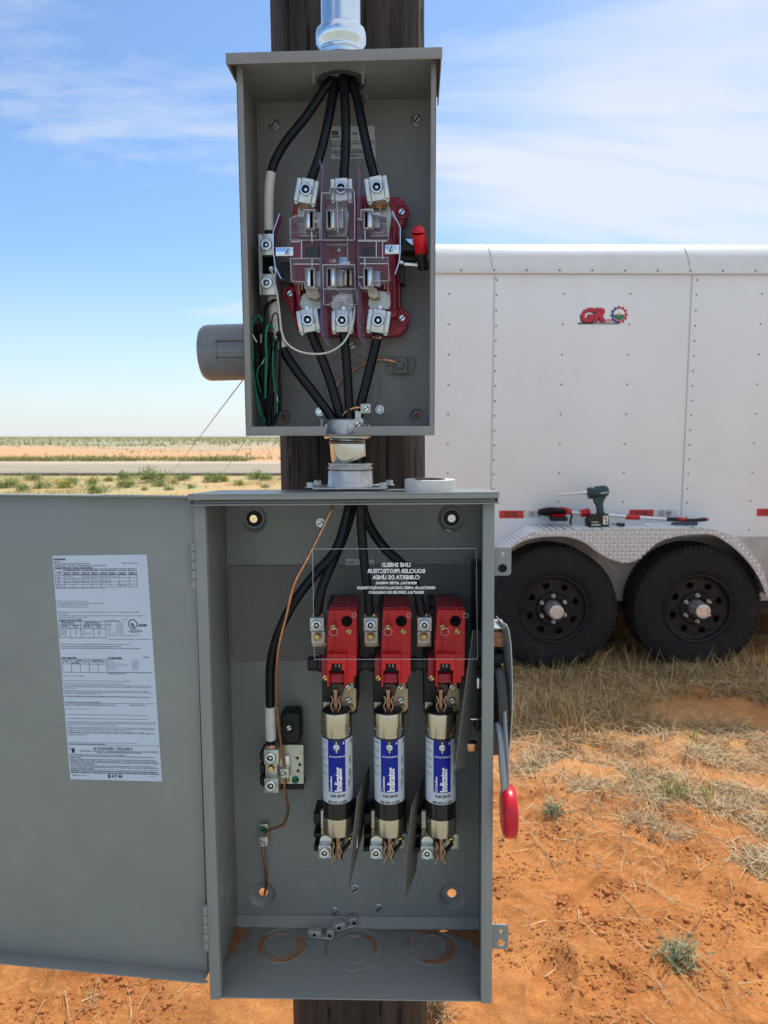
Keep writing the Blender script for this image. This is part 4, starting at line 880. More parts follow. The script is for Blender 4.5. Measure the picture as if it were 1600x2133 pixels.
def lug(F_, cx_, cy_, w_, h_, ang, y0, y1, name='cable_lug', parent=None, ring=13, railmat='alu'):
    mb = MB(F_); c = F_.at(cx_, cy_, y0); sx = abs(F_.at(cx_+1, cy_, y0).x-c.x); Mx = Matrix.Translation((c.x, 0, c.z)) @ Matrix.Rotation(ang, 4, 'Y'); w2 = w_*sx; h2 = h_*sx
    def bx(xa, za, xb, zb__, ya, yb, bev=.0007, mi=0): mb.box(Mx @ Vector(((xa+xb)/2*w2, (ya+yb)/2, (za+zb__)/2*h2)), (abs(xb-xa)*w2, abs(yb-ya), abs(zb__-za)*h2), bev, mi, Matrix.Rotation(ang, 4, 'Y'))
    bx(-.5, -.5, .5, .5, y0+.004, y1, .001); bx(-.27, -.5, .27, .52, y0-.001, y0+.006); bx(-.5, -.46, -.31, .50, y0+.0006, y0+.006, .0012); bx(.31, -.46, .5, .50, y0+.0006, y0+.006, .0012)
    bx(-.45, -.58, -.33, -.46, y0+.003, y0+.007); bx(.33, -.58, .45, -.46, y0+.003, y0+.007)
    cc = Vector((c.x, y0-.001, c.z+.02*h2)); r_ = ring*sx
    mb.lathe([(r_*.6, 0), (r_, 0), (r_, .005), (r_*.9, .006), (r_*.66, .006), (r_*.6, .003), (r_*.6, 0)], cc, (0, -1, 0), 24, 1); mb.lathe([(1e-6, .0015), (r_*.62, .0015)], cc, (0, -1, 0), 6, 2); mb.cyl(cc, cc+Vector((0, -.0035, 0)), r_*.26, n=10, mi=1)
    return emit(mb, name, [M[railmat], M['zinc'], M['hole']], parent)
lug(U, 638, 398, 46, 48, R(11), .024, .052, parent=blk); lug(U, 711, 395, 46, 44, 0, .026, .052, parent=blk); lug(U, 785, 393, 48, 48, R(-9), .024, .052, parent=blk)
lug(U, 642, 668, 45, 46, R(-9), .032, .056, parent=blk); lug(U, 713, 669, 45, 44, 0, .032, .056, parent=blk); lug(U, 788, 669, 47, 46, R(8), .032, .056, parent=blk)
mb = MB(U)
for (px, py) in ((641, 643), (717, 644), (793, 642)): cc = U.at(px, py, .044); mb.cyl(cc, cc+Vector((0, -.008, 0)), .0026, n=10)
emit(mb, 'stud', M['zinc'], blk)
# clear plastic cover
mb = MB(U)
def rim(pts, y, r_=.0007): P = [U.at(x, yy, y) for x, yy in pts]; P.append(P[0]); mb.tube(P, r_, 5, mi=1, spline=False)
def cell(pts, y0, y1, holes=()):
    mb.pxplate(pts, y0, y0+.0012, holes=holes); rim(pts, y0)
    P = [U.at(x, yy, y0) for x, yy in pts]; k = len(P)
    for i in range(k):
        a, b3 = P[i], P[(i+1) % k]; mb.raw([(a.x, y0, a.z), (b3.x, y0, b3.z), (b3.x, y1, b3.z), (a.x, y1, a.z)], [(0, 1, 2, 3)])
R_ = lambda x0_, y0_, x1_, y1_: [(x0_, y0_), (x1_, y0_), (x1_, y1_), (x0_, y1_)]
cell([(633, 437), (656, 437), (657, 452), (666, 454), (666, 500), (605, 500), (604, 456), (614, 450), (632, 450)], .016, .05, [R_(638, 440, 653, 476)])
cell([(752, 437), (775, 437), (776, 445), (806, 452), (810, 500), (745, 500), (745, 454), (752, 452)], .016, .05, [R_(759, 440, 775, 476)])
cell([(605, 538), (667, 538), (667, 600), (635, 600), (634, 587), (607, 586)], .016, .05, [R_(637, 560, 655, 597)])
cell([(746, 536), (808, 536), (811, 584), (776, 586), (775, 602), (753, 600), (746, 585)], .016, .05, [R_(759, 558, 777, 597)])
cell([(670, 402), (686, 402), (688, 390), (734, 392), (738, 402), (739, 430), (739, 500), (669, 500), (669, 430)], .014, .05, [R_(681, 437, 697, 477)])
cell([(672, 551), (739, 551), (740, 602), (673, 602)], .014, .05, [R_(682, 560, 699, 597), R_(715, 560, 735, 597)])
mb.pxplate([(669, 500), (740, 500), (740, 551), (672, 551)], .020, .0212); mb.pxplate([(674, 602), (742, 602), (745, 634), (727, 634), (714, 626), (698, 626), (684, 636), (674, 634)], .020, .0212); rim([(674, 602), (742, 602), (745, 634), (727, 634), (714, 626), (698, 626), (684, 636), (674, 634)], .020)
mb.pxplate([(600, 500), (668, 500), (668, 538), (602, 538), (596, 520)], .020, .0212); mb.pxplate([(742, 500), (812, 500), (818, 520), (812, 536), (742, 538)], .020, .0212)
for (xa, ya, xb, yb) in ((702, 418, 704, 486), (712, 418, 704, 418), (649, 482, 650, 505), (760, 480, 761, 500), (650, 540, 650, 556), (760, 538, 760, 555), (654, 458, 665, 458), (655, 462, 664, 462), (745, 457, 755, 457), (747, 577, 757, 577), (716, 546, 730, 546), (716, 549, 730, 549), (612, 550, 665, 550), (750, 549, 808, 549), (606, 504, 625, 503), (745, 502, 806, 502), (628, 500, 628, 540), (797, 500, 797, 540), (784, 500, 784, 536)): mb.tube([U.at(xa, ya, .0145), U.at(xb, yb, .0145)], .0008, 5, mi=1, spline=False)
def cellt(px, py, w_, hp, st): mb.text(st, tmap(px, py, px+w_, hp, U, .0185), 1, .02)
cellt(694, 623, 30, 9, 'LOAD'); cellt(687, 547, 14, 8, 'UR')
cs = emit(mb, 'clear_cover', [M['cover'], M['coveredge']], ms, label='transparent violet-tinted safety cover')
mb = MB(U)
for sgn, xa in ((-1, 666), (1, 743)):
    P = [(xa, 333), (xa+3, 352), (xa+3, 400), (xa+3, 640), (xa+2, 650), (xa+4, 700), (xa+19, 722)]; yb = .070
    for i in range(len(P)-1):
        a, b3 = U.at(*P[i], .016), U.at(*P[i+1], .016); w0 = .004 if i in (0, len(P)-2) else .02
        mb.raw([(a.x, a.y, a.z), (b3.x, b3.y, b3.z), (b3.x+.0022, .05, b3.z), (a.x+.0022, .05, a.z)], [(0, 1, 2, 3)], 1)
    mb.tube([U.at(x, y, .016) for x, y in P], .0013, 6, spline=False)
    mb.tube([U.at(x+7, y, .03) for x, y in P[1:-1]], .0007, 5, spline=False)
    mb.pxplate([(xa+2, 635), (xa+14, 640), (xa+18, 700), (xa+20, 722), (xa+4, 700)], .03, .0312, mi=1)
emit(mb, 'phase_barrier', [M['violet'], M['cover']], cs)
# wings with tabs
mb = MB(U)
for P, tb in (([(582, 446), (569, 483), (569, 526), (573, 556), (585, 581), (591, 582)], (574, 515, 611, 533)), ([(816, 440), (833, 474), (833, 522), (831, 545), (822, 573), (823, 570)], (802, 510, 832, 529))):
    for i in range(len(P)-1):
        a, b3 = U.at(*P[i], .012), U.at(*P[i+1], .012); k_ = .02; mb.raw([(a.x, .010, a.z), (b3.x, .010, b3.z), (b3.x, .010+k_, b3.z), (a.x, .010+k_, a.z), (a.x+.0012, .010, a.z), (b3.x+.0012, .010, b3.z), (b3.x+.0012, .010+k_, b3.z), (a.x+.0012, .010+k_, a.z)], [(0, 1, 2, 3), (4, 7, 6, 5), (0, 4, 5, 1), (3, 2, 6, 7)])
    mb.pxbox(*tb, .012, .0135, .0005)
screw(mb, 599, 524, .012, 6.5, 0, .9, 1, .003, True); screw(mb, 814, 519, .012, 6.5, 0, 1.1, 1, .003, True)
emit(mb, 'side_spring_clip', [M['galv'], M['hole']], ms)
# black shaft + bypass lever with red grip
mb = MB(U); mb.pxbox(834, 476, 842, 500, .03, .06, .001); mb.pxplate([(838, 500), (866, 498), (868, 522), (838, 522)], .03, .05, bev=.001); mb.pxbox(833, 524, 880, 545, .05, .09, .004); mb.pxbox(833, 545, 843, 590, .05, .08, .001)
mb.tube([U.at(873, 480, .012), U.at(876, 515, .012), U.at(882, 560, .03)], lambda t_: .0062+.0012*t_, 12, mi=0)
lv = emit(mb, 'bypass_lever', M['black'], ms)
mb = MB(U); mb.tube([U.at(872, 485, -.004), U.at(873, 495, .0), U.at(876, 512, .010), U.at(879, 530, .022)], .0090, 16); p = U.at(872, 484, -.004); mb.lathe([(1e-6, .0090), (.005, .0078), (.0078, .0045), (.0090, 0)], p, (0, -.35, 1), 16)
emit(mb, 'lever_grip', M['gripred'], lv, label='bright red vinyl grip')
mb = MB(U); mb.cyl(U.at(842, 550, .045), U.at(874, 552, .045), .0035, n=12); mb.cyl(U.at(834, 545, .045), U.at(840, 549, .045), .0045, n=12); mb.pxplate([(845, 498), (864, 498), (864, 512), (855, 508)], .026, .028, mi=1); emit(mb, 'lever_pin', [M['zinc'], M['galv']], lv)
# neutral lug bar
mb = MB(U); mb.pxbox(537, 487, 577, 614, .052, .086, .001); mb.pxbox(539, 487, 544, 613, .044, .06, .0008); mb.pxbox(546, 487, 572, 531, .042, .06, .0008); mb.pxbox(546, 571, 575, 614, .042, .06, .0008)
mb.pxbox(546, 532, 572, 570, .0505, .056, 0, 2); socket(mb, 556, 511, .042, 12, 1, 2, 1); socket(mb, 557, 590, .042, 12, 1, 2, 1); screw(mb, 566, 561, .046, 6, 1, .4, 2)
emit(mb, 'neutral_lug', [M['alu'], M['zinc'], M['hole']], ms)
# ground clamp plate, small lugs
mb = MB(U); mb.pxplate([(804, 752), (812, 745), (858, 744), (865, 752), (860, 778), (852, 782), (810, 780), (803, 772)], dd-.0035, dd-.0005, [[(U_[0], U_[1]) for U_ in circ(808.5, 762, 2.6, 10)]], bev=.0006); mb.pxbox(821, 745, 849, 778, dd-.014, dd-.003, .0015); screw(mb, 834, 762, dd-.014, 10, 0, None, None, .006, True); screw(mb, 834, 762, dd-.020, 4.5, 0, None, None, .003)
emit(mb, 'ground_clamp', mat('painted_clamp_grey', (.19, .185, .18), .4), ms)
# stickers
mb = MB(U); mb.pxplate([(689, 264), (780, 262), (783, 329), (691, 331)], dd-.0006, dd-.0001)
def st_(px, py, w_, hp, s_, bold=.02, F_=U, y=dd-.0008, mi=1): mb.text(s_, tmap(px, py, px+w_, hp, F_, y), mi, bold)
st_(691, 281, 15, 12, 'mx', .06); st_(691, 287, 17, 4, 'ILBANK', .05); st_(732, 280, 12, 4, 'OM', .06); st_(690, 296, 90, 4, 'Num: U2594-XL-200-5T9   200A'); st_(690, 301, 90, 4, 'Desc: FG METER MAIN UL 3R HCB'); st_(690, 306, 44, 4, 'Plant: El Dorado', .04); st_(755, 302, 10, 4, 'CAT', .05); st_(691, 312, 88, 3, 'la De Queretaro contents may settle'); st_(697, 327, 76, 5, 'HOOD  0809141394', .02)
for k in range(40): 
    a = U.at(693+k*2.1, 314, dd); mb.box((a.x, dd-.0008, U.at(693, 318, dd).z), (.0005+.0006*random.random(), .0002, .0052), 0, 1)
emit(mb, 'barcode_sticker', [M['sticker'], M['ink']], ms)

# side cylinder
sc = MB(U); yc = .072; a = U.at(428, 733, yc); b3 = Vector((-hw, yc, U.at(500, 733, yc).z)); r_ = abs(U.at(450, 674, yc).z-U.at(450, 791, yc).z)/2
ax = Vector((-1, 0, -.02)); Ln = b3.x-a.x+.003
sc.lathe([(r_, 0), (r_, Ln-.012), (r_-.001, Ln-.005), (r_-.004, Ln-.001), (r_-.007, Ln), (1e-6, Ln+.002)], b3, ax, 64)
sc.lathe([(r_+.0005, 0), (r_+.0005, .003)], b3, ax, 64)
cy_o = emit(sc, 'side_hub', M['pvc'], ms, label='grey plastic cylinder with a recessed panel standing out of the left side')
mb = MB(U); x0_, x1_ = U.at(449, 730, yc-r_).x, -hw; zc = U.at(480, 728, yc-r_).z; hz_ = .0135
yf = yc-r_+.001; mb.box(((x0_+x1_)/2, yf-.0005, zc+hz_), (x1_-x0_, .003, .0022), .0008); mb.box(((x0_+x1_)/2, yf-.0005, zc-hz_), (x1_-x0_, .003, .0022), .0008); mb.box((x0_, yf-.0005, zc), (.0022, .003, 2*hz_+.002), .0008)
mb.box(((x0_+x1_)/2+.001, yf+.001, zc), (x1_-x0_, .0012, 2*hz_-.002), 0, 1)
emit(mb, 'recessed_panel', [M['pvc'], mat('recess_shade', (.055, .055, .06), .25)], cy_o)  # panel coloured dark to stand in for the shade inside the recess

# conduit on top
Uo = U.w((hx, hy, hh))
cd = thing('conduit', 'shiny galvanised steel conduit rising from the top of the upper box', 'conduit', Uo)
mb = MB(U); o = Vector((hx, hy, hh+.0035)); mb.lathe([(.0275, .045), (.0275, .9), (.026, .9), (.026, 0)], o, (0, 0, 1), 40); emit(mb, 'pipe', M['galv'], cd)
mb = MB(U); mb.lathe([(.030, -.0), (.0305, .008), (.0275, .014), (.0275, .017), (.033, .021), (.0335, .026), (.0300, .031), (.0300, .035), (.0345, .041), (.0352, .052), (.034, .058), (.0285, .062), (.0275, .062)], o, (0, 0, 1), 48); emit(mb, 'compression_connector', M['galv'], cd)
mb = MB(U); mb.lathe([(.026, -.007), (.0335, -.007), (.0335, -.002), (.026, -.002), (.026, .03)], o, (0, 0, 1), 24); emit(mb, 'locknut', M['groove'], cd)

# ================================================================== LOWER BOX (SAFETY SWITCH)
hw, hh, dd = LW/2, LH/2, LD
sw = thing('safety_switch', 'large blue-grey open steel switch box with its door swung to the left', 'safety switch', L.w((0, dd/2, -hh)))
mb = dimple_wall(L, LW, LH, dd, [(528, 1081, 29, 17, 1), (941, 1080, 29, 17, 1), (547, 1864, 28, 9, 0), (942, 1866, 28, 9.5, 0)], M['lpaint'], sw, dish=.007)
for (px, py) in ((528, 1081), (941, 1080)): pass
for s_ in (-1, 1):
    mb.box((s_*(hw-.001), dd/2, 0), (.002, dd, LH), .0006)
fw = .0155
mb.box((-hw+fw/2, -.0011, 0), (fw, .0022, LH), .0007); mb.box((hw-fw/2, -.0011, 0), (fw, .0022, LH), .0007)
mb.box((-hw+fw-.001, .006, 0), (.0018, .011, LH-.004), .0006); mb.box((hw-fw+.001, .006, 0), (.0018, .011, LH-.004), .0006)
mb.box((0, dd/2, -hh+.001), (LW-.004, dd-.001, .002), .0005)
zz_ = L.at(700, 1930, dd-.012).z
vs = [(-hw+.002, dd-.001, -hh+.016), (hw-.002, dd-.001, -hh+.016), (hw-.002, dd-.012, -hh+.0022), (-hw+.002, dd-.012, -hh+.0022)]; mb.raw(vs, [(0, 1, 2, 3)])
for (px, py, rs) in ((648, 1846, (52, 43, 31, 21)), (840, 1848, (48, 42, 30, 20))):
    for r_ in rs: cc = L.at(px, py, dd); mb.torus(cc, (0, 1, 0), abs(L.at(px+r_, py, dd).x-cc.x), .00055, 48, 5)
zf = -hh+.002
rings = []
for (cx_, cy_, r1, r2) in ((586, 1969, 34, 52), (739, 1977, 38, 62), (897, 1972, 34, 53)):
    cc = L.atz(cx_, cy_, zf); rings.append((cc, abs(L.atz(cx_+r1, cy_, zf).x-cc.x), abs(L.atz(cx_+r2, cy_, zf).x-cc.x)))
    for k, rp in enumerate((r1, r1*1.13, r2*.93, r2)): rr_ = abs(L.atz(cx_+rp, cy_, zf).x-cc.x); mb.torus(cc+Vector((0, 0, .0)), (0, 0, 1), rr_, .0009 if k != 1 else .0005, 56, 6, flat=.8)
for rp in (22, 40, 56):
    cc = Vector((-hw+.002, .085, L.at(470, 1865, .08).z)); mb.torus(cc, (1, 0, 0), rp*.0007, .0006, 40, 5)
emit(mb, 'enclosure', M['lpaint'], sw)
mb = MB(L)
for (px, py) in ((528, 1081), (941, 1080)):
    cc = L.at(px, py, dd+.0085); r2 = .0125; mb.lathe([(.0062, .002), (.0062, 0), (r2+.003, 0), (r2+.003, .002)], cc, (0, 1, 0), 28)
emit(mb, 'rubber_washer', M['black'], sw)
mb = MB(L)                                            # top cover with drip lip and hub plate
zA = L.at(700, 1027, -.0105).z; zB = L.at(700, 1019.5, dd+.003).z; zC = L.at(700, 1040, -.0105).z; wx = LW/2+.005; ya, yb = -.0115, dd+.004
mb.raw([(-wx, ya, zA), (wx, ya, zA), (wx, yb, zB), (-wx, yb, zB), (-wx, ya, zA-.0022), (wx, ya, zA-.0022), (wx, yb, zB-.0022), (-wx, yb, zB-.0022)], [(0, 1, 2, 3), (7, 6, 5, 4), (0, 4, 5, 1), (1, 5, 6, 2), (2, 6, 7, 3), (3, 7, 4, 0)])
mb.box((0, ya+.001, (zA-.0024+zC)/2), (2*wx-.001, .002, zA-.0024-zC), .0006)
for s_ in (-1, 1): mb.box((s_*(wx-.0012), (ya+yb)/2+.003, min(zA, zB)-.006), (.0018, yb-ya-.008, .007), .0005)
mb.box((0, .002, hh-.001), (LW-.001, .010, .004), .0012); mb.box((.0, -.008, hh-.0042), (LW+.012, .008, .0018), .0006)
emit(mb, 'top_cover', M['lpaint'], sw)
# knockout corner screws/dimple studs inside
mb = MB(L)
for (a, b3) in ((668, 1089), (740, 1851), (698, 1898), (789, 1891)): screw(mb, a, b3, dd, 7.5, 0, .5, 1, .004, True); cc = L.at(a, b3, dd); mb.lathe([(.007, 0), (.007, .0008), (.005, .0008)], cc, (0, -1, 0), 16)
emit(mb, 'mounting_screw', [M['zinc'], M['hole']], sw)
mb = MB(L)
for z_ in (1145, 1203): p = L.at(433, z_, .03); mb.cyl((-hw+.002, .03, p.z), (-hw+.010, .03, p.z), .0016, n=8)
emit(mb, 'rivet', M['zinc'], sw)
for (za_, zb_) in ((1130, 1225), (1886, 1980)):
    mb = MB(L); a = L.at(402, za_, -.002).z; b3 = L.at(402, zb_, -.002).z; n_ = 5
    for k in range(n_):
        z0_ = a+(b3-a)*k/n_; z1_ = a+(b3-a)*(k+1)/n_; mb.cyl((-hw-.0032, -.001, z0_-.0006), (-hw-.0032, -.001, z1_+.0006), .0034, n=12)
    emit(mb, 'hinge', M['lpaint'], sw)
# latch brackets on the right
def bracket(x1p, ya, yb, h1, h2, r1, r2):
    mb = MB(L); p = L.at(1028, ya, .004); q = L.at(x1p, yb, .004)
    c1 = L.at(*h1, .004); c2 = L.at(*h2, .004); k = abs(L.at(1001, 1200, .004).x-L.at(1000, 1200, .004).x)
    mb.plate(rrect(hw-.003, q.z, q.x, p.z, .005), [circ(c1.x, c1.z, r1*k, 16), circ(c2.x, c2.z, r2*k, 24)], .004, .0065, .0004); mb.box((hw+.001, .02, (p.z+q.z)/2), (.002, .03, p.z-q.z), .0005)
    mb.torus(c2+Vector((0, -.0, 0)), (0, 1, 0), r2*k, .0006, 24, 5, mi=0); return emit(mb, 'padlock_bracket', [M['lpaint']], sw)
bracket(1065, 1140, 1199, (1048, 1155), (1047, 1184), 4, 10); bracket(1059, 1926, 1977, (1044, 1940), (1044, 1964), 4, 9)
# insulating paper + small white tag behind
mb = MB(L); mb.pxplate([(478, 1180), (975, 1176), (974, 1373), (485, 1377)], dd-.004, dd-.0015); emit(mb, 'insulating_sheet', M['fibre2'], sw, label='dark grey insulating paper on the back wall')
mb = MB(L); mb.pxplate([(721, 1164), (780, 1166), (780, 1178), (721, 1178)], dd-.001, dd-.0002); mb.text('48 2390 - 17', tmap(725, 1174, 745, 5, L, dd-.0013), 1, .02); mb.text('PC-FLL', tmap(770, 1177, 778, 4, L, dd-.0013), 1); emit(mb, 'barcode_sticker', [M['sticker'], M['ink']], sw)
# shaft
mb = MB(L); p = L.at(642, 1382, .055); q = L.at(1000, 1382, .055); z_ = p.z
mb.cyl((p.x, .055, z_), (q.x+.015, .055, z_), .0092, n=10)
for (xa, xb, r_) in ((642, 664, .0105), (664, 672, .0128), (770, 776, .0128), (748, 754, .012), (882, 889, .0128), (860, 866, .012)): a = L.at(xa, 1382, .055); b3 = L.at(xb, 1382, .055); mb.cyl((a.x, .055, z_), (b3.x, .055, z_), r_, n=24, bev=.001)
emit(mb, 'operating_shaft', M['black'], sw)
# switch pole (built once, then copied twice)
DX = L.at(814, 1300, .04).x-L.at(702, 1300, .04).x
pin = 1
def pole_build():
    K = lambda x, y: (640+x*.1375, 1230+y*.1375)      # coordinates of the enlarged crop
    mb = MB(L); yf = .030
    mb.pxplate([K(*p) for p in ((325, 300), (745, 300), (750, 1050), (300, 1050), (300, 900))], yf, .09, [circ(K(600, 470)[0], K(600, 470)[1], 11.3, 28)], bev=.0012)
    mb.pxplate([K(*p) for p in ((300, 960), (585, 960), (590, 1460), (565, 1460), (560, 1215), (520, 1210), (520, 1110), (365, 1110), (360, 1210), (325, 1215), (325, 1460), (300, 1460))], yf-.010, yf+.02, bev=.0008)
    mb.pxplate([K(*p) for p in ((585, 955), (745, 955), (745, 1300), (700, 1310), (700, 1395), (590, 1400))], yf-.002, .07, bev=.001)
    mb.pxbox(*K(395, 375), *K(418, 955), yf-.005, yf+.002, .0005); mb.pxbox(*K(596, 250), *K(618, 300), yf, .07, .0005); mb.pxbox(*K(596, 690), *K(602, 960), yf-.0012, yf+.002, .0003)
    rc = emit(mb, 'switch_pole', M['red'], sw, label='bright red moulded switch pole cover')
    mb = MB(L); mb.pxbox(*K(330, 255), *K(745, 302), yf+.010, .12, .001); mb.pxbox(*K(520, 170), *K(770, 300), .085, .125, .001); mb.pxbox(*K(215, 1020), *K(325, 1365), yf+.012, .09, .001); mb.pxbox(*K(330, 1265), *K(562, 1400), yf+.004, .08, .001); emit(mb, 'side_shell', M['dkred'], rc, label='darker red rear shell')
    mb = MB(L); mb.pxbox(*K(300, 190), *K(760, 300), .095, dd-.004, .002); mb.pxbox(*K(215, 1040), *K(750, 1880), .082, dd-.004, .002); mb.pxbox(*K(300, 900), *K(770, 1100), .06, .13, .002); mb.pxbox(*K(330, 1115), *K(560, 1290), yf+.012, .07, 0)
    emit(mb, 'black_base', M['black'], rc); mb = MB(L); cc = L.at(*K(600, 470), yf+.002); mb.cyl(cc, cc+Vector((0, .012, 0)), .0078, n=24); emit(mb, 'arc_vent', M['hole'], rc)
    mb = MB(L); screw(mb, *K(398, 552), yf-.0055, 6.4, 0, .3, 1, .003); screw(mb, *K(632, 620), yf-.0003, 6, 0, 1.0, 1, .002); screw(mb, *K(275, 1320), yf+.0115, 6, 0, .7, 1, .002); screw(mb, *K(305, 1780), .083, 5, 0, .7, 1, .003); screw(mb, *K(665, 1760), .068, 5, 0, .7, 1, .003); emit(mb, 'brass_screw', [M['brass'], M['hole']], rc)
    mb = MB(L); mb.pxbox(*K(425, 1112), *K(440, 1160), yf+.006, yf+.02, .0004); mb.pxbox(*K(478, 1112), *K(498, 1165), yf+.006, yf+.02, .0004); emit(mb, 'moving_contact', M['beige'], rc)
    mb = MB(L); mb.pxplate([K(*p) for p in ((600, 1400), (700, 1400), (705, 1480), (742, 1490), (742, 1780), (700, 1840), (520, 1840), (500, 1700), (520, 1560), (560, 1480))], .070, .074, bev=.0006); mb.pxbox(*K(240, 1690), *K(360, 1840), .080, .084, .0006); emit(mb, 'clip_plate', M['tan'], rc)
    mb = MB(L); screw(mb, *K(628, 1450), .070, 6, 0, .9, 1, .004); screw(mb, *K(632, 1655), .070, 6.6, 0, .5, 1, .004); emit(mb, 'steel_screw', [M['zinc'], M['hole']], rc)
    def clip(x, ya, yb, sgn):
        mb = MB(L)
        for s_ in (-1, 1):
            P = []
            for k in range(13):
                t_ = k/12; P.append(L.at(x+s_*(7.5+2.2*math.cos(t_*PI*4+.6))+0, ya+(yb-ya)*t_, .050))
            vs = []
            for p in P: vs += [(p.x, .046, p.z), (p.x, .078, p.z), (p.x+.0014, .078, p.z), (p.x+.0014, .046, p.z)]
            mb.raw(vs, [(4*i+j, 4*i+4+j, 4*i+4+(j+1) % 4, 4*i+(j+1) % 4) for i in range(12) for j in range(4)]+[(3, 2, 1, 0), (48, 49, 50, 51)])
        emit(mb, 'spring_clip', M['tan'], rc)
        return
    clip(K(430, 0)[0]-.5, K(0, 1585)[1], K(0, 1925)[1], 1)
    mb = MB(L); mb.pxplate([K(*p) for p in ((390, 1420), (470, 1400), (540, 1420), (570, 1480), (500, 1680), (470, 1650), (460, 1540), (360, 1560))], .056, .066, bev=.002); emit(mb, 'arc_hood', mat('smoked_contact', (.07, .045, .04), .25, .5), rc)
    # line lug
    mb = MB(L); mb.pxbox(*K(38, 415), *K(255, 620), .036, .066, .001); mb.pxbox(*K(62, 625), *K(272, 805), .050, .058, .0008); mb.pxbox(*K(75, 790), *K(300, 855), .062, .070, .0008, 4)
    socket(mb, *K(145, 520), .036, 12, 1, 2, 1); cc = L.at(*K(158, 690), .050); mb.lathe([(1e-6, .002), (.0075, .002), (.0075, 0)], cc, (0, -1, 0), 24, 4); screw(mb, *K(158, 690), .048, 7.5, 3, None, None, .004, True); screw(mb, *K(158, 690), .044, 4, 3, None, None, .003)
    emit(mb, 'line_lug', [mat('tinned_lug', (.58, .58, .52), .4, .7, var=.1, vscale=100), M['zinc'], M['hole'], M['brass'], M['tan']], rc)
    # load side: black base, clip, lug
    Q = lambda x, y: (520+x*.35, 1400+y*.35)
    mb = MB(L); mb.pxbox(*Q(415, 860), *Q(640, 1040), .10, dd-.004, .002)
    for (ya_, yb__) in ((845, 900), (960, 985), (1040, 1068)): mb.pxbox(*Q(380, ya_), *Q(430, yb__), .085, .13, .0015)
    mb.pxbox(*Q(388, 845), *Q(425, 1068), .105, .14, .002); mb.pxplate([Q(*p) for p in ((545, 1072), (595, 1015), (600, 1025), (556, 1085))], .05, .06, bev=.0005); emit(mb, 'load_base', M['black'], rc)
    mb = MB(L); mb.pxbox(*Q(423, 825), *Q(500, 1030), .078, .086, .001); mb.pxbox(*Q(410, 1032), *Q(488, 1110), .058, .084, .001); mb.pxbox(*Q(560, 960), *Q(645, 1050), .075, .079, .0008); mb.pxbox(*Q(428, 985), *Q(492, 1030), .066, .08, .001)
    socket(mb, *Q(448, 1070), .058, 11.5, 1, 2, 1); cc = L.at(*Q(452, 1005), .0655); mb.lathe([(1e-6, .0003), (.0085, .0003)], cc, (0, -1, 0), 20, 1); screw(mb, *Q(600, 990), .074, 6.5, 3, .4, 2, .004); screw(mb, *Q(440, 940), .078, 5, 3, None, None, .003)
    emit(mb, 'load_lug', [bpy.data.materials['tinned_lug'], M['zinc'], M['hole'], M['brass']], rc)
    clip(Q(518, 0)[0], Q(0, 1000)[1], Q(0, 1128)[1], 1)
    return rc
p1_ = pole_build()
def copy_part(o, delta):
    c = o.copy(); C.objects.link(c); c.parent = o.parent; c.location = delta
    ORG[c.name] = ORG[o.name]
    for ch in [x for x in list(C.objects) if x.parent == o]: d = ch.copy(); C.objects.link(d); d.parent = c
    return c
rotm = L.M.to_3x3()
for k in (1, 2): copy_part(p1_, rotm @ Vector((DX*k-(0.0005 if k == 2 else 0), 0, 0)))
# line shield
mb = MB(L); SYD = .018
mb.pxplate([(651, 1143.5), (992, 1142.5), (995, 1373), (655, 1373.5)], SYD, SYD+.0011)
P = [L.at(x, y, SYD) for x, y in ((651, 1143.5), (992, 1142.5), (995, 1373), (655, 1373.5), (651, 1143.5))]; mb.tube(P, .0006, 5, mi=1, spline=False)
for (px, py, r_) in ((695, 1316, 8.3), (738, 1282, 4.5), (808, 1316, 8.3), (852, 1282, 4.5), (927, 1316, 8.3), (970, 1282, 4.8)):
    cc = L.at(px, py, SYD-.0004); mb.torus(cc, (0, 1, 0), abs(L.at(px+r_, py, SYD).x-cc.x), .00035, 28, 5, mi=1)
shd = emit(mb, 'line_shield', [M['shield'], M['shieldedge']], sw, label='clear plastic shield sheet with mirrored white print')
mb = MB(L)
for (st0, xa, xb, yb_, hp) in (('LINE SHIELD', 795.5, 855, 1180.5, 8.6), ('BOUCLIER PROTECTEUR', 765, 885.5, 1193.5, 8.6), ('CUBIERTA DE LÌNEA', 776, 874.5, 1206.5, 8.6), ('REINSTALL AFTER WIRING', 783, 868, 1217, 5.6), ("REINSTALLER APRÈS L'INSTALLATION ÉLECTRIQUE", 744, 906.5, 1227, 5.6), ('REINSTALL DESPUÉS DE CABLEADO', 768, 883, 1236.5, 5.6)):
    f0 = tmap(xa, yb_, xb, hp, L, SYD-.0003); mb.text(st0, lambda u, v, f0=f0: f0(1-u, v), 0, .03)
emit(mb, 'mirrored_print', M['whiteink'], shd)
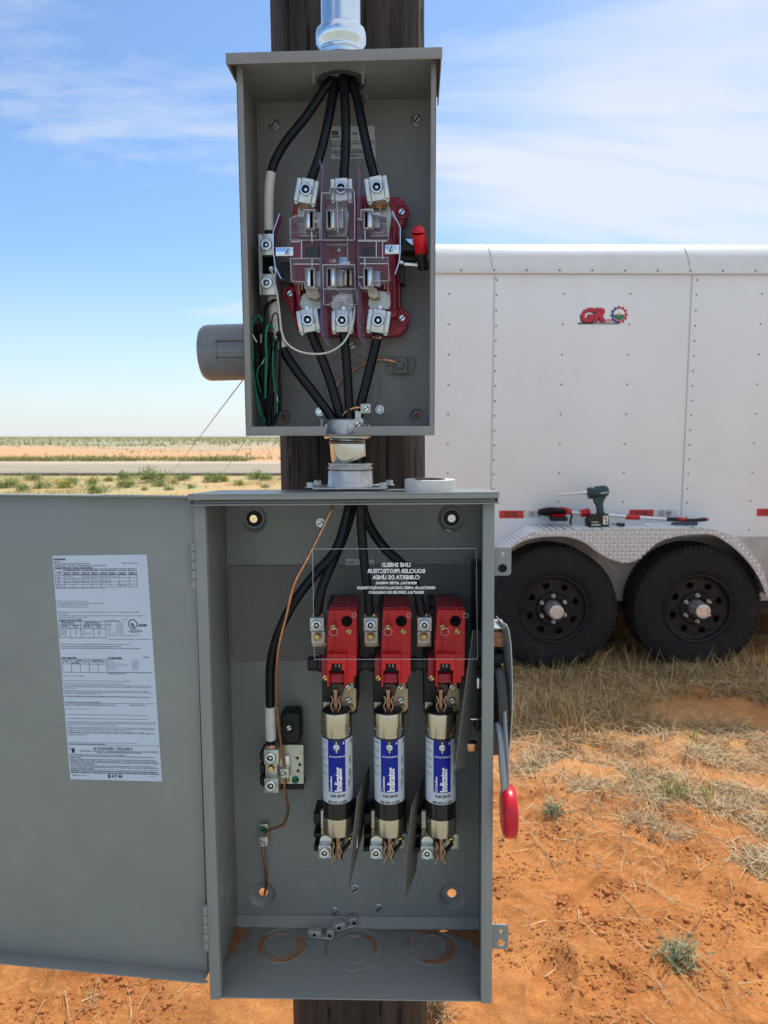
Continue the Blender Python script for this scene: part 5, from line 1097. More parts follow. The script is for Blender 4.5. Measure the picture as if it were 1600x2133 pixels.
# fibre barriers
def sheet(pts, name='phase_barrier', th_=.0012, label=None):
    P = [L.at(x, y, d) for x, y, d in pts]; mb = MB(L); n_ = len(P); nrm = (P[1]-P[0]).cross(P[2]-P[0]).normalized()*th_
    mb.raw(P+[p+nrm for p in P], [tuple(range(n_)), tuple(range(2*n_-1, n_-1, -1))]+[(i, n_+i, n_+(i+1) % n_, (i+1) % n_) for i in range(n_)]); return emit(mb, name, M['fibre'], sw, label=label)
sheet([(769, 1594, .13), (744, 1659, .035), (735, 1740, .035), (722, 1863, .035), (752, 1745, .13), (768, 1640, .13)])
sheet([(884, 1613, .13), (857, 1680, .035), (846, 1780, .035), (841, 1880, .035), (866, 1812, .12), (874, 1700, .13)])
sheet([(986, 1313, .022), (1006, 1315, .06), (1006, 1380, .07), (1000, 1440, .06), (968, 1597, .03), (948, 1604, .014), (968, 1450, .014)], label='tall grey fibre sheet beside the right wall')
# right hand mechanism inside
mb = MB(L); mb.pxbox(986, 1412, 1003, 1500, .05, .14, .002); mb.pxbox(990, 1500, 1003, 1525, .045, .1, .002, 0); mb.pxbox(993, 1412, 1002, 1436, .02, .04, .003, 1); mb.pxbox(980, 1497, 1003, 1500, .03, .035, .0006, 1); mb.pxbox(972, 1549, 997, 1567, .035, .05, .003, 2); mb.pxbox(990, 1180, 1002, 1410, .08, .15, .001, 0)
emit(mb, 'drive_linkage', [M['black'], M['zinc'], M['copper']], sw)
# neutral bar
mb = MB(L); ny_ = .125
mb.pxplate([(580, 1552), (632, 1552), (633, 1633), (577, 1633)], ny_, ny_+.004, [circ(619.5, 1579.5, 3.2, 12), circ(624.5, 1593, 3.2, 12), circ(621, 1606, 3.2, 12)], bev=.0006)
mb.pxbox(578, 1634, 632, 1645, ny_+.01, dd-.001, .001, 3)
mb.pxbox(549, 1562, 581, 1593, .100, ny_+.004, .001); mb.pxbox(552, 1590, 578, 1625, .110, ny_+.004, .001); mb.pxbox(550, 1622, 580, 1652, .100, ny_+.004, .001)
socket(mb, 564, 1577, .100, 12, 1, 2, 1); socket(mb, 565, 1635, .100, 12, 1, 2, 1); screw(mb, 565.5, 1599, .110, 8, 4, None, None, .004, True); screw(mb, 565.5, 1599, .106, 4.5, 4); 
mb.pxbox(583, 1575, 603, 1604, ny_-.006, ny_, .0006, 1); mb.pxbox(583, 1602, 602, 1622, ny_-.014, ny_, .001); screw(mb, 591, 1612, ny_-.014, 6, 1, .4, 2, .003); screw(mb, 615.5, 1624, ny_, 7.5, 5, .4, 2, .003); screw(mb, 599, 1625, ny_, 5, 4, .4, 2, .003)
for (ya_, yb_) in ((1568, 1583), (1593, 1612), (1618, 1636)): mb.pxbox(541, ya_, 550, yb_, .115, .15, .001, 3)
mb.pxbox(545, 1568, 552, 1640, .125, .15, .001, 3)
emit(mb, 'neutral_assembly', [bpy.data.materials['tinned_lug'], M['zinc'], M['hole'], M['black'], M['brass'], M['greenscrew']], sw)
mb = MB(L); a = L.at(585, 1550, .128); b3 = L.at(625, 1485, .128); mb.plate(rrect(a.x, a.z, b3.x, b3.z, .007), (), .128, dd-.001, .003); screw(mb, 602.5, 1515, .128, 6, 1, .4, 0, .003); cc = L.at(602.5, 1515, .1275); mb.torus(cc, (0, 1, 0), .0085, .001, 20, 5)
emit(mb, 'standoff_insulator', [M['black'], M['zinc']], sw)
mb = MB(L); mb.pxbox(541, 1717, 559, 1745, .150, .156, .0008); mb.pxbox(539, 1744, 558, 1764, .140, .158, .001); screw(mb, 549, 1727, .150, 6.5, 1, .4, 3, .003); screw(mb, 547, 1756, .140, 5.5, 2, .4, 3, .003)
emit(mb, 'ground_lug', [bpy.data.materials['tinned_lug'], M['greenscrew'], M['zinc'], M['hole']], sw)
# external operating handle on the right
mb = MB(L)
side = lambda px, py, y: L.at(px, py, y)
xo = hw
prof = []
for (px, py) in ((1056, 1300), (1061, 1312), (1065, 1340), (1067, 1380), (1068.5, 1430), (1068, 1480), (1065, 1530), (1061, 1570), (1058, 1600)): prof.append(L.at(px, py, .012))
vs = []
for p in prof: vs += [(p.x, .010, p.z), (p.x-.004, .022, p.z), (p.x-.0085, .060, p.z), (p.x-.009, .060, p.z+.0), (p.x-.0055, .022, p.z), (p.x-.0016, .009, p.z)]
mb.raw(vs, [(6*i+j, 6*i+6+j, 6*i+6+(j+1) % 6, 6*i+(j+1) % 6) for i in range(len(prof)-1) for j in range(6)]+[(0, 1, 2, 3, 4, 5), tuple(6*(len(prof)-1)+j for j in (5, 4, 3, 2, 1, 0))])
z0_, z1_ = L.at(1040, 1309, .02).z, L.at(1040, 1500, .02).z
mb.box((xo+.010, .045, z0_), (.020, .05, .0015), .0004)
mb.box((xo+.018, .10, (z0_+z1_)/2-.01), (.003, .08, .12), .001)
hd = emit(mb, 'handle_guard', mat('grey_steel_guard', (.40, .44, .46), .35, .5), sw, label='silver curved handle guard seen edge on')
mb = MB(L); mb.box((xo+.012, .075, L.at(1040, 1440, .04).z), (.022, .07, .11), .003); mb.box((xo+.007, .060, L.at(1036, 1540, .04).z), (.013, .04, .05), .003, 2)
mb.box((xo+.011, .070, L.at(1040, 1328, .05).z), (.020, .06, .022), .001, 1); screw(mb, 1046, 1391, .035, 5, 3, None, None, .006, True); screw(mb, 1046, 1383, .04, 3, 3)
emit(mb, 'handle_mechanism', [M['black'], M['oldcopper'], M['lpaint'], M['brass']], hd)
mb = MB(L)
P = [side(1036, 1392, .02), side(1041, 1440, .012), side(1046, 1500, .008), side(1052, 1508, .008)]; mb.tube([side(1033, 1396, .02), side(1042, 1400, .014), side(1047, 1450, .008), side(1050, 1505, .006)], .0042, 8, flat=2.0)
emit(mb, 'inner_arm', mat('dark_grey_arm', (.04, .045, .055), .35, .3), hd)
mb = MB(L); mb.tube([side(1037, 1505, .012), side(1044, 1540, .004), side(1047, 1590, -.004), side(1052, 1650, -.010)], lambda t_: .0058-.0008*t_, 8, flat=1.8); mb.tube([side(1050, 1480, .004), side(1055, 1560, -.002), side(1057, 1640, -.008)], .0030, 8, flat=2.5)
arm = emit(mb, 'operating_arm', mat('steel_arm', (.33, .37, .42), .4, .5), hd)
mb = MB(L); p = side(1060, 1690, -.012); r_ = abs(side(1060, 1640, -.012).z-side(1060, 1739, -.012).z)/2; wd = .0175
mb.lathe([(1e-6, -.001), (r_*.55, -.001), (r_*.6, -.0002), (r_*.62, -.0012), (r_*.80, -.0012), (r_-.004, 0), (r_-.001, .002), (r_, .005), (r_, wd-.004), (r_-.003, wd), (1e-6, wd)], p-Vector((wd/2, 0, 0))+Vector((.0, 0, 0)), (1, -.02, 0), 48)
emit(mb, 'round_grip', M['gripred'], hd, label='round red grip at the end of the operating arm')

# door
dz = D_.I @ Vector((0, 0, 0))
dt = D_.at(398, 1035, -.02).z; db = D_.at(436, 2051, -.022).z; dw = .405
mb = MB(D_)
mb.box((-dw/2, .001, (dt+db)/2), (dw, .002, dt-db), .0005); mb.box((-dw/2, -.010, db+.001), (dw, .024, .002), .0007); mb.box((-dw/2, -.006, dt-.001), (dw, .014, .002), .0007); mb.box((-dw+.001, -.010, (dt+db)/2), (.002, .022, dt-db-.004), .0007)
mb.box((-.002, .0, (dt+db)/2), (.0016, .008, dt-db-.006), .0005)
mb.box((-dw/2, -.0015, D_.at(200, 2022, 0).z+.0005), (dw-.004, .003, .003), .0012)
door = emit(mb, 'door', M['lpaint'], sw, label='blue-grey door swung open to the left, inner face showing')
mb = MB(D_)
for (px, py) in ((112, 1327), (123, 1511)): cc = D_.at(px, py, 0); mb.lathe([(1e-6, .002), (.0022, .0012), (.003, 0)], cc, (0, -1, 0), 12)
emit(mb, 'weld_stud', M['lpaint'], door)
# printed sheet
mb = MB(D_)
TL, TR, BR, BL = [D_.at(x, y, -.0002) for x, y in ((109, 1157.5), (306, 1155), (338, 1627.6), (147, 1622.8))]
q = lambda px, py, y=-.0010: D_.at(px, py, y)
mb.raw([(v.x, y_, v.z) for y_ in (-.0007, -.0001) for v in (TL, TR, BR, BL)], [(3, 2, 1, 0), (4, 5, 6, 7), (0, 1, 5, 4), (1, 2, 6, 5), (2, 3, 7, 6), (3, 0, 4, 7)])
sheet_o = emit(mb, 'instruction_sheet', M['paper'], door, label='long white printed wiring instruction sheet')
mb = MB(D_); mg = MB(D_)
def pt(x, y, e=0): return q(x*.3, 1000+y*.3, -.0010-e)
def tline(x, y, x2, h, s_, bold=.0, m_=None, mi=0):
    sl_ = -.0075+(.03)*(y-520)/1560                    # the baselines follow the sheet's edges
    a = pt(x, y); b4 = pt(x2, y+sl_*(x2-x)); hh_ = (pt(x, y-h)-pt(x, y)).z; sh = (pt(x+.06*h, y)-pt(x, y)).x*-1
    (m_ or mb).text(s_, lambda u, v: Vector((a.x+(b4.x-a.x)*u-v*sh*-.0, a.y, a.z+(b4.z-a.z)*u+hh_*v)), mi, bold)
def rule(x, y, x2, y2, w_=1.6, m_=None):
    a = pt(x, y); b4 = pt(x2, y2); k = (pt(x+w_, y)-pt(x, y)).x; d = (b4-a).normalized(); nn2 = Vector((-d.z, 0, d.x))*k/2; (m_ or mb).raw([a-nn2, b4-nn2, b4+nn2, a+nn2], [(0, 1, 2, 3)])
tline(370, 557, 457, 13, 'DH364NRK', .04); tline(372, 573, 425, 9, 'SERIES C'); tline(373, 586, 620, 10, '200 Amp. HEAVY DUTY SAFETY SWITCH', .008); tline(848, 581, 958, 10, 'Type 3R Enclosure'); tline(374, 600, 738, 10, '277/480, 600V~ 60 Hz MAX., 4W/SN, 4H/NS, 125/250, 250 VDC', .008); tline(376, 615, 645, 10, 'HORSEPOWER (kW) / CABALLOS DE FUERZA', .03)
xs_t = (378, 440, 503, 567, 632, 695, 757, 822, 893, 945); ys_t = (618, 662, 682, 706, 726, 745)
for k, yy in enumerate(ys_t): s0 = (yy-618)*.08; rule(378+s0, yy, 945+s0, yy-4, 2.0)
for k, xx in enumerate(xs_t): rule(xx, 618-(xx-378)*.007, xx+10, 745-(xx-378)*.007, 2.0)
rule(440, 630, 945, 627, 1.4)
for k in range(8):
    xx = xs_t[k+1]+8; tline(xx, 647, xx+44, 8, ('Std', 'Max')[k % 2], .03); tline(xx-2, 657, xx+50, 8, ('Estandar', 'Maximo')[k % 2], .03)
    if k % 2 == 0: tline(xx, 628, xx+108, 8, '1 Pole/Phase  2 Pole/Fase', .02)
for r_, (yy, vals) in enumerate(((676, (1, 0, 1, 1, 1, 1, 0, 0)), (697, (1, 1, 1, 1, 1, 0, 0, 0)), (717, (1, 1, 1, 1, 1, 0, 0, 0)), (737, (0, 0, 0, 0, 0, 0, 1, 0)))):
    tline(395, yy, 425, 8, ('240~', '480~', '600~', '250 DC')[r_])
    for k, v in enumerate(vals):
        if v: tline(xs_t[k+1]+12, yy-2, xs_t[k+1]+56, 8, ('15-(11) 30', '25-(19) 50', '50-(37) 60', '75-(56) 90', '100-(75)')[(r_+k) % 5])
tline(396, 641, 428, 8, 'Volts', .02); tline(392, 652, 432, 8, 'Tension', .02)
tline(390, 754, 730, 7, 'Two ratings are on motor HP above, see catalog. Dos valores de potencia en catalogo.')
for (x, y, x2, s_) in ((395, 846, 615, 'NOTE: per electrical code, motor full load. See notes.'), (395, 859, 720, 'For delta grounded systems, switch may be used on both sides per NEMA KS-1 std.'), (397, 871, 608, 'ver tension nominal para CC and 1 Phase DC'), (398, 884, 618, 'Para cargas inductivas se aplica el factor indicado')): tline(x, y, x2, 8, s_)
for (x, y, x2, s_) in ((400, 920, 965, 'The starting current of motors of more than the standard horsepower rating may require the use of fuses with appropriate time delay'), (402, 933, 468, 'Consulte KS-1'), (405, 945, 1008, 'La corriente de arranque de motores con clasificacion de caballos de fuerza mayor a la estandar podrian requerir el uso de fusibles con'), (407, 957, 605, 'retardo de tiempo adecuado del sistema.')): tline(x, y, x2, 8, s_)
tline(405, 977, 570, 10, 'TORQUE / PAR DE TORSIÓN', .03); tline(735, 982, 835, 10, 'Hubs/Mechanics', .02); tline(848, 974, 893, 8, '8 HUB   2"')
for (xa, ya, xb, yb__) in ((407, 981, 732, 981), (408, 1006, 733, 1006), (410, 1032, 734, 1032), (415, 1095, 736, 1095), (407, 981, 415, 1096), (556, 981, 563, 1095), (486, 1006, 492, 1095), (645, 1006, 655, 1095), (731, 981, 737, 1096)): rule(xa, ya, xb, yb__, 2.4)
for (x, y, x2, s_) in ((425, 991, 520, 'Slotted Head Screws'), (428, 1001, 518, 'Tornillos de Ranura'), (590, 991, 686, 'Socket Head Screws'), (580, 1001, 696, 'Tornillos Convencionales'), (430, 1014, 465, 'Wire Size'), (418, 1023, 478, 'Calibre AWG'), (500, 1014, 548, 'Torque Lbs-in'), (508, 1026, 540, 'CU  ALM'), (585, 1014, 625, 'Socket Size'), (575, 1023, 640, 'Medida de llave'), (660, 1014, 705, 'Torque'), (668, 1026, 700, 'LBS-IN')): tline(x, y, x2, 8, s_, .02)
for k, yy in enumerate((1047, 1058, 1069, 1080)): tline(420, yy, 465, 7, ('14-10 AWG', '8 AWG', '6-4 AWG', '3-1/0 AWG')[k]); tline(520, yy, 532, 7, ('35', '40', '45', '50')[k]); tline(571, yy, 638 if k == 2 else 590, 7, ('3/16', '1/4', '5/16 ACROSS FLATS', '3/8')[k]); tline(683, yy, 697, 7, ('120', '200', '275', '375')[k])
for k, yy in enumerate((995, 1008, 1020, 1032, 1044, 1056, 1068)): tline(745, yy, 770 if k < 6 else 800, 7, ('3/4', '1', '1-1/4', '1-1/2', '2', '2-1/2', 'Adapter Plate')[k], m_=mg); tline(808, yy, 860, 7, ('DS075H1', 'DS100H1', 'DS125H1', 'DS150H1', 'DS200H1', 'DS250H1', 'DS900AP')[k], m_=mg)
tline(745, 1082, 962, 7, 'Adapter plate must be used with hubs larger than 2"'); tline(748, 1108, 1052, 8, 'La placa de adaptador debera ser utilizada con hubs mas grandes de 2"')
for (cx_, cy_) in ((922, 1000),): 
    c_ = pt(cx_, cy_); k_ = (pt(cx_+1, cy_)-c_).x; mb.lathe([(27*k_, .0001), (32*k_, .0001)], c_, (0, -1, 0), 40)
tline(907, 1012, 922, 22, 'U', .05); tline(922, 1020, 937, 22, 'L', .05); tline(960, 1016, 1022, 14, 'LISTED', .06); tline(905, 1044, 980, 6, 'ENCLOSED SWITCH', .02); tline(890, 1052, 995, 6, 'INTERRUPTOR ENCERRADO', .02); tline(910, 1060, 970, 6, 'ISSUE NO. AL-12', .02)
for (x, y, x2, s_) in ((418, 1143, 905, 'When this switch is used as service equipment install the gasket between the case and cover of the unit.'), (422, 1158, 845, 'Remove the tie wrap after mounting unit. Use proper grounding hardware series.'), (424, 1170, 970, 'Cuando este interruptor se utiliza como equipo de servicio instale la junta entre la caja y la cubierta del equipo de seguridad')): tline(x, y, x2, 8, s_, .01)
tline(428, 1240, 530, 11, 'LUG / ARRASTRE', .04); tline(745, 1241, 845, 11, 'ACCESSORIES', .04); rule(745, 1244, 862, 1244, 1.6); tline(995, 1237, 1037, 14, '200Aφ'.replace('φ', ''), .0, mg)
for (xa, ya, xb, yb__) in ((429, 1243, 741, 1246), (493, 1256, 742, 1258), (431, 1276, 743, 1279), (435, 1334, 745, 1337), (429, 1243, 435, 1335), (491, 1244, 499, 1335), (554, 1257, 560, 1336), (617, 1245, 623, 1336), (678, 1257, 684, 1337), (740, 1246, 745, 1337)): rule(xa, ya, xb, yb__, 2.2)
for (x, y, x2, s_) in ((440, 1254, 475, 'Torque'), (436, 1264, 485, 'Size AWG'), (537, 1254, 570, 'Bundle'), (640, 1254, 705, 'Change Body'), (510, 1267, 545, '1 Wire'), (500, 1274, 550, 'Size AWG'), (575, 1267, 605, '2 Wire'), (635, 1267, 670, '1 Wire'), (695, 1267, 725, '2 Wire')): tline(x, y, x2, 7, s_, .02)
for k, yy in enumerate((1256, 1268, 1280, 1292, 1304, 1316)): tline(750, yy, (780, 802, 892, 892, 800, 808)[k], 7, ('Neutral', 'Control Pole', 'Equipment Ground, 1 to 2', 'Equipment Ground, 2 to 0', 'Fuse Puller', 'Ground Lug')[k], m_=mg); tline(915, yy, 962, 7, ('DS200NK', 'DS16CP', 'DS200GK1', 'DS200GK2', 'DS200FP', 'DS200SK')[k], m_=mg)
tline(752, 1338, 1056, 8, 'Install per instructions supplied with kit / Instale segun el instructivo', .02); tline(752, 1348, 868, 8, 'proporcionado con el kit', .02)
for (x, y, x2, s_) in ((438, 1362, 588, 'Suitable for use as service equipment'), (440, 1396, 905, 'Experience has shown that intermittent loads can cause overheating problems and that use is not recommended.'), (443, 1415, 868, 'Continuous load current not to exceed 80% of the rating of fuses employed in other than motor circuits.'), (443, 1428, 1055, 'This switch is suitable for use on a circuit capable of delivering not more than 200,000 rms symmetrical amperes, 600V maximum when Class R, T'), (443, 1438, 1045, 'or J fuses are used. If used on systems, 10,000 amps if H or K fuses. The symmetrical current of not over 100,000 A. Fuse used based on chart 30-V'), (444, 1447, 525, 'maximum mounting rating'), (446, 1465, 1036, 'DANGER! Unless Class R, T or J fuses are used the switch may create a risk of fire and personal injury if installed on circuits capable of'), (447, 1475, 1062, 'delivering more than 10,000 rms symmetrical amperes. When protected by J, R or T fuses suitable for use on a circuit capable of delivering not'), (448, 1484, 705, 'more than the rated symmetrical amperes, 600V maximum.')): tline(x, y, x2, 7.5, s_)
tline(449, 1506, 1044, 10, 'STANDARD TERMINALS SUITABLE FOR ALUMINUM OR COPPER WIRE. Wire with 75 Degrees C conductors', .008); tline(452, 1545, 697, 9, 'For replacement parts go to www.eaton.com/switches', .01)
rule(450, 1549, 1089, 1554, 1.8); tline(453, 1566, 808, 11, '200 Amp. INTERRUPTOR DE SEGURIDAD DE USO RUDO'); tline(900, 1568, 1006, 11, 'Gabinete Type 3R')
for (x, y, x2, s_) in ((457, 1590, 622, 'Aceptable como servicio de equipo'), (459, 1630, 1025, 'La experiencia ha demostrado que las cargas intermitentes pueden ocasionar problemas de sobrecalentamiento y no se recomienda su uso'), (462, 1657, 1025, 'La corriente continua de carga no debe exceder el 80% de la clasificacion de los fusibles utilizados en algun otro que circuitos de motor'), (463, 1680, 1082, 'Este interruptor es apropiado para su uso en un circuito capaz de proporcionar no mas de 200,000 amperes simetricos rms, 600V maximo cuando'), (464, 1690, 1080, 'se utilicen fusibles Clase R, T o J. Si se usa en sistemas con fusibles H o K solo 10,000 amperes simetricos. Consulte el diagrama anexo. Para'), (465, 1700, 815, 'obtener el valor de corto circuito con varias combinaciones de fusibles.'), (467, 1718, 1074, 'PELIGRO! Al menos que se utilicen fusibles Clase R, T o J, el riesgo de fuego y de lesiones personales si el interruptor se instala en'), (468, 1728, 1072, 'circuitos con capacidad de entregar mas de 10,000 amperes simetricos rms cuando se proteja con fusibles J, R o T. El riesgo de una falla'), (468, 1738, 905, 'aumenta en circuitos capaces de entregar mas de 10,000 amperes rms.')): tline(x, y, x2, 7.5, s_)
tline(470, 1756, 1070, 11, 'TERMINALES ESTANDAR ADECUADAS PARA CABLE DE ALUMINIO O COBRE. Cable con', .005); tline(470, 1771, 603, 10, 'conductores de 75°C'); tline(476, 1824, 960, 8, 'LEA EL MANUAL. Si el interruptor se utiliza en un tipo de tierra fase con tierra. Para mas datos llamenos.', 0, mg); tline(478, 1834, 733, 8, 'Para partes de cambio vaya a www.eaton.com/switches', .02)
rule(470, 1837, 1110, 1848, 1.8); tline(676, 1873, 922, 20, 'DANGER / PELIGRO', .015)
a, b4, c_ = pt(650, 1871), pt(668, 1871), pt(659, 1853); mb.raw([a, b4, c_], [(0, 1, 2)])
c_ = pt(509, 1872); mb.lathe([(1e-6, .0001), (12*k_, .0001)], c_, (0, -1, 0), 20); mb.lathe([(1e-6, .0001), (10*k_, .0001)], pt(508, 1886), (0, -1, 0), 20); rule(478, 1850, 492, 1868, 3); rule(492, 1868, 486, 1880, 3)
tline(553, 1886, 1098, 12, 'HAZARDOUS VOLTAGE WILL CAUSE SEVERE INJURY OR DEATH / VOLTAJE PELIGROSO', .0); tline(672, 1897, 980, 11, 'PUEDE OCASIONAR DAÑOS SEVEROS O MUERTE', .0)
dl = ['Never operate switch with cover open. Nunca opere el interruptor con la cubierta abierta.', 'If fused, turn OFF switch before removing or installing fuse. / Si tiene fusibles, APAGUE el interruptor antes de quitar o', 'instalar el fusible.', 'Always use a properly rated voltage sensing device at all line and load side fuse clips (if fused) or load side terminals (if', 'nonfused) to confirm switch is OFF. / Siempre utilice un equipo sensor con la clasificacion adecuada de voltaje en todos los', 'clips de fusible en linea y de carga lateral (si tiene fusibles) o terminales de carga lateral (si no tiene fusibles) para confirmar', 'que el interruptor esta APAGADO.', 'Turn OFF power ahead of switch before doing any work inside. Replace all parts. Close cover before turning power on. /', 'Corte el suministro de energia del interruptor antes de llevar a cabo cualquier trabajo en el interior. Tape la cubierta antes', 'de volver a encender el suministro.']
ws = (870, 1075, 568, 1083, 1100, 1105, 655, 1090, 1100, 660)
for k, s_ in enumerate(dl): tline(482+k*1.2, 1908+k*10.8, ws[k], 9.0, s_, .012)
rule(490, 2008, 1115, 2018, 1.6); tline(492, 2021, 1093, 9.5, 'Information regarding performance under unusual service conditions should be obtained from the manufacturer.', .03); tline(493, 2033, 1108, 9.5, 'Informacion relacionada con desempeno bajo condiciones inusuales de servicio debera ser obtenida del fabricante.', .03)
tline(503, 2054, 606, 10, 'Made in the U.S.A.'); tline(751, 2066, 770, 22, 'E', .06); tline(775, 2066, 797, 22, 'A', .04); tline(797, 2066, 814, 22, 'T', .06); tline(827, 2068, 847, 22, 'N', .06); mb.lathe([(1e-6, .0001), (3.2*k_, .0001)], pt(820, 2057), (0, -1, 0), 12); tline(1035, 2062, 1080, 7, '00-17680-01', 0, mg)
emit(mb, 'print', M['ink'], sheet_o); emit(mg, 'faint_print', M['greyink'], sheet_o)

# ================================================================== FUSES
def fuse():
    fy = .060; top = L.at(703, 1488, fy-.02); bt = L.at(704, 1745, fy-.02); r_ = abs(L.at(735.3, 1600, fy).x-L.at(671.3, 1600, fy).x)/2; xc = L.at(703.3, 1600, fy).x
    zt, zb_ = top.z, bt.z; zc1 = L.at(703, 1538, fy-.02).z; zl0 = zc1-.0025; zl1 = L.at(703, 1674, fy-.02).z; zb0 = L.at(703, 1708, fy-.02).z
    o = L.w((xc, fy, zb_)); th = thing('cartridge_fuse', 'x', 'fuse', o, 'three cartridge fuses standing in the switch box')
    c0 = Vector((xc, fy, 0)); z = Vector((0, 0, 1)); rb = r_*.965
    mb = MB(L); mb.lathe([(rb, zb_+.006), (rb, zt-.006)], c0, z, 48); emit(mb, 'tube', mat('black_fuse_tube', (.008, .008, .009), .22), th)
    for (a, b3) in ((zc1, zt), (zb_, zb0)):
        mb = MB(L); e = .0012; mb.lathe([(rb, a), (r_-.0003, a), (r_, a+e), (r_, b3-.002), (r_-.0006, b3-.0005), (r_-.002, b3), (r_-.0035, b3-.001), (1e-6, b3-.001)] if b3 == zt else [(1e-6, a+.001), (r_-.003, a+.001), (r_-.002, a), (r_-.0005, a+.0005), (r_, a+.002), (r_, b3-e), (r_-.0003, b3), (rb, b3)], c0, z, 56)
        for s_ in (-1, 1):
            aa = -PI/2+s_*1.05; zz_ = (a+b3)/2-.006 if b3 == zt else (a+b3)/2+.008; p = Vector((xc+r_*math.cos(aa), fy+r_*math.sin(aa), zz_)); mb.lathe([(1e-6, .0009), (.0012, .0006), (.0018, 0)], p, (math.cos(aa), math.sin(aa), 0), 10)
        emit(mb, 'end_cap', M['capmetal'], th)
    def cylmap(ang, zz_, e): a = -PI/2+ang; return Vector((xc+(rb+e)*math.cos(a), fy+(rb+e)*math.sin(a), zz_))
    def patch(a0, a1, z0, z1, e, mi, n=24):
        vs = []; 
        for i in range(n+1): a = a0+(a1-a0)*i/n; vs += [cylmap(a, z0, e), cylmap(a, z1, e)]
        mb.raw(vs, [(2*i, 2*i+2, 2*i+3, 2*i+1) for i in range(n)], mi)
    mb = MB(L); patch(-2.2, 2.2, zl1, zl0, .0002, 0, 60)
    Hh = zl0-zl1; zq = lambda v: zl0-Hh*(v-405)/(795-405)          # crop row -> height
    rp = 91.0; xa = lambda x: math.asin(max(-.98, min(.98, (x-525)/rp)))
    patch(xa(478), xa(579), zq(722), zq(405), .0004, 1)
    patch(xa(510), xa(550), zq(452), zq(400), .0006, 2, 10)
    cc_ = []; 
    for k in range(9): a = PI+PI*k/8; cc_.append((530+20*math.cos(a), 452-28*math.sin(a)))
    mb.raw([cylmap(xa(x), zq(y), .0006) for x, y in cc_], [tuple(range(8, -1, -1))], 2)
    def ft_(s_, x0_, y0_, wpx, hpx, mi, bold=0, vert=False, hx_=None):
        if vert:
            b_ = bmesh.new(); tv, tf = textmesh(s_, bold); V_ = [b_.verts.new((u_, v_, 0)) for u_, v_ in tv]
            for f_i in tf:
                try: b_.faces.new([V_[i] for i in f_i])
                except ValueError: pass
            for cut in (.15, .3, .45, .6, .75, .9): bmesh.ops.bisect_plane(b_, geom=list(b_.verts)+list(b_.edges)+list(b_.faces), plane_co=(0, cut, 0), plane_no=(0, 1, 0))
            b_.verts.index_update(); mb.raw([cylmap(xa(x0_-v.co.y*hpx), zq(y0_-v.co.x*wpx), .0008) for v in b_.verts], [[v.index for v in f.verts] for f in b_.faces], mi); b_.free()
        else: mb.text(s_, lambda u, v: cylmap(xa(x0_+u*wpx), zq(y0_-v*hpx), .0008), mi, bold)
    ft_('Indicator', 556, 716, 150, 41, 3, .045, True); ft_('Littelfuse', 500, 695, 72, 13, 3, .03, True); ft_('ANY BLACK=REPLACE', 486, 508, 92, 9, 3, .02)
    patch(xa(487), xa(501), zq(719), zq(701), .0007, 3, 4); patch(xa(490), xa(498), zq(716), zq(704), .0009, 1, 3)
    ft_('FLSR 200 ID', 490, 752, 86, 16, 2, .03); ft_('600 VAC or LESS', 474, 790, 112, 15, 2, .03)
    for (a0, y0_) in ((595, 700), (598, 640), (600, 560)): ft_('1546978', a0+6, y0_, 44, 7, 2, .02, True)
    for k in range(15): patch(1.12+.004*k, 1.121+.004*k+.0015, zq(690), zq(600), .0006, 2, 1)
    for k, s_ in enumerate(('POWR-PRO', 'DUAL ELEMENT', 'TIME DELAY', 'FUSE', 'CURRENT LIMITING')): ft_(s_, 436, 430+k*48, 34, 9, 2, .0)
    for i in range(26):
        for s_ in (-1, 1):
            z0 = zq(420+i*14); a0 = -1.35; mb.raw([cylmap(a0, z0, .0003), cylmap(a0+.75, z0+s_*.012, .0003), cylmap(a0+.75, z0+s_*.012+.0003, .0003), cylmap(a0, z0+.0003, .0003)][::s_ or 1], [(0, 1, 2, 3)], 4)
            a0 = .62; mb.raw([cylmap(a0, z0, .0003), cylmap(a0+.6, z0+s_*.010, .0003), cylmap(a0+.6, z0+s_*.010+.0003, .0003), cylmap(a0, z0+.0003, .0003)][::s_ or 1], [(0, 1, 2, 3)], 4)
    mb.raw([cylmap(xa(565), zq(432), .0006), cylmap(xa(574), zq(428), .0006), cylmap(xa(570), zq(412), .0006)], [(0, 1, 2)], 3)
    mb.lathe([(.0022, 0), (.003, 0), (.003, .0003)], cylmap(xa(607), zq(425), .0003), (.8, -.6, 0), 16, 2)
    emit(mb, 'wrap_label', [M['label'], M['blue'], M['ink'], M['whiteink'], M['hatch']], th)
    mb = MB(L); p = cylmap(xa(529), zq(446), .0003); mb.lathe([(1e-6, .003), (.0018, .003), (.0022, .002), (.0045, .0012), (.0048, 0)], p, (0, -1, 0), 20); mb.box(p+Vector((0, -.0006, .0065)), (.0016, .001, .004), .0004); mb.box(p+Vector((0, -.0006, -.0065)), (.0016, .001, .004), .0004); emit(mb, 'indicator_pin', M['zinc'], th)
    mb = MB(L)
    ztb = L.at(700, 1436, fy-.01).z; zbb = L.at(700, 1791, fy-.01).z; bx_ = L.at(700, 1460, fy-.005).x
    mb.box((bx_, fy+.002, (zt+ztb)/2), (.0055, .026, ztb-zt), .0008); mb.box((bx_+.0005, fy+.002, (zb_+zbb)/2), (.0055, .026, zb_-zbb), .0008)
    emit(mb, 'knife_blade', M['oldcopper'], th)
    mb = MB(L); b0 = L.at(700, 1489, fy-.015); mb.cyl((bx_, fy, zt-.001), (bx_, fy, zt+.0008), r_*.82, n=32); emit(mb, 'end_washer', M['black'], th)
    return th
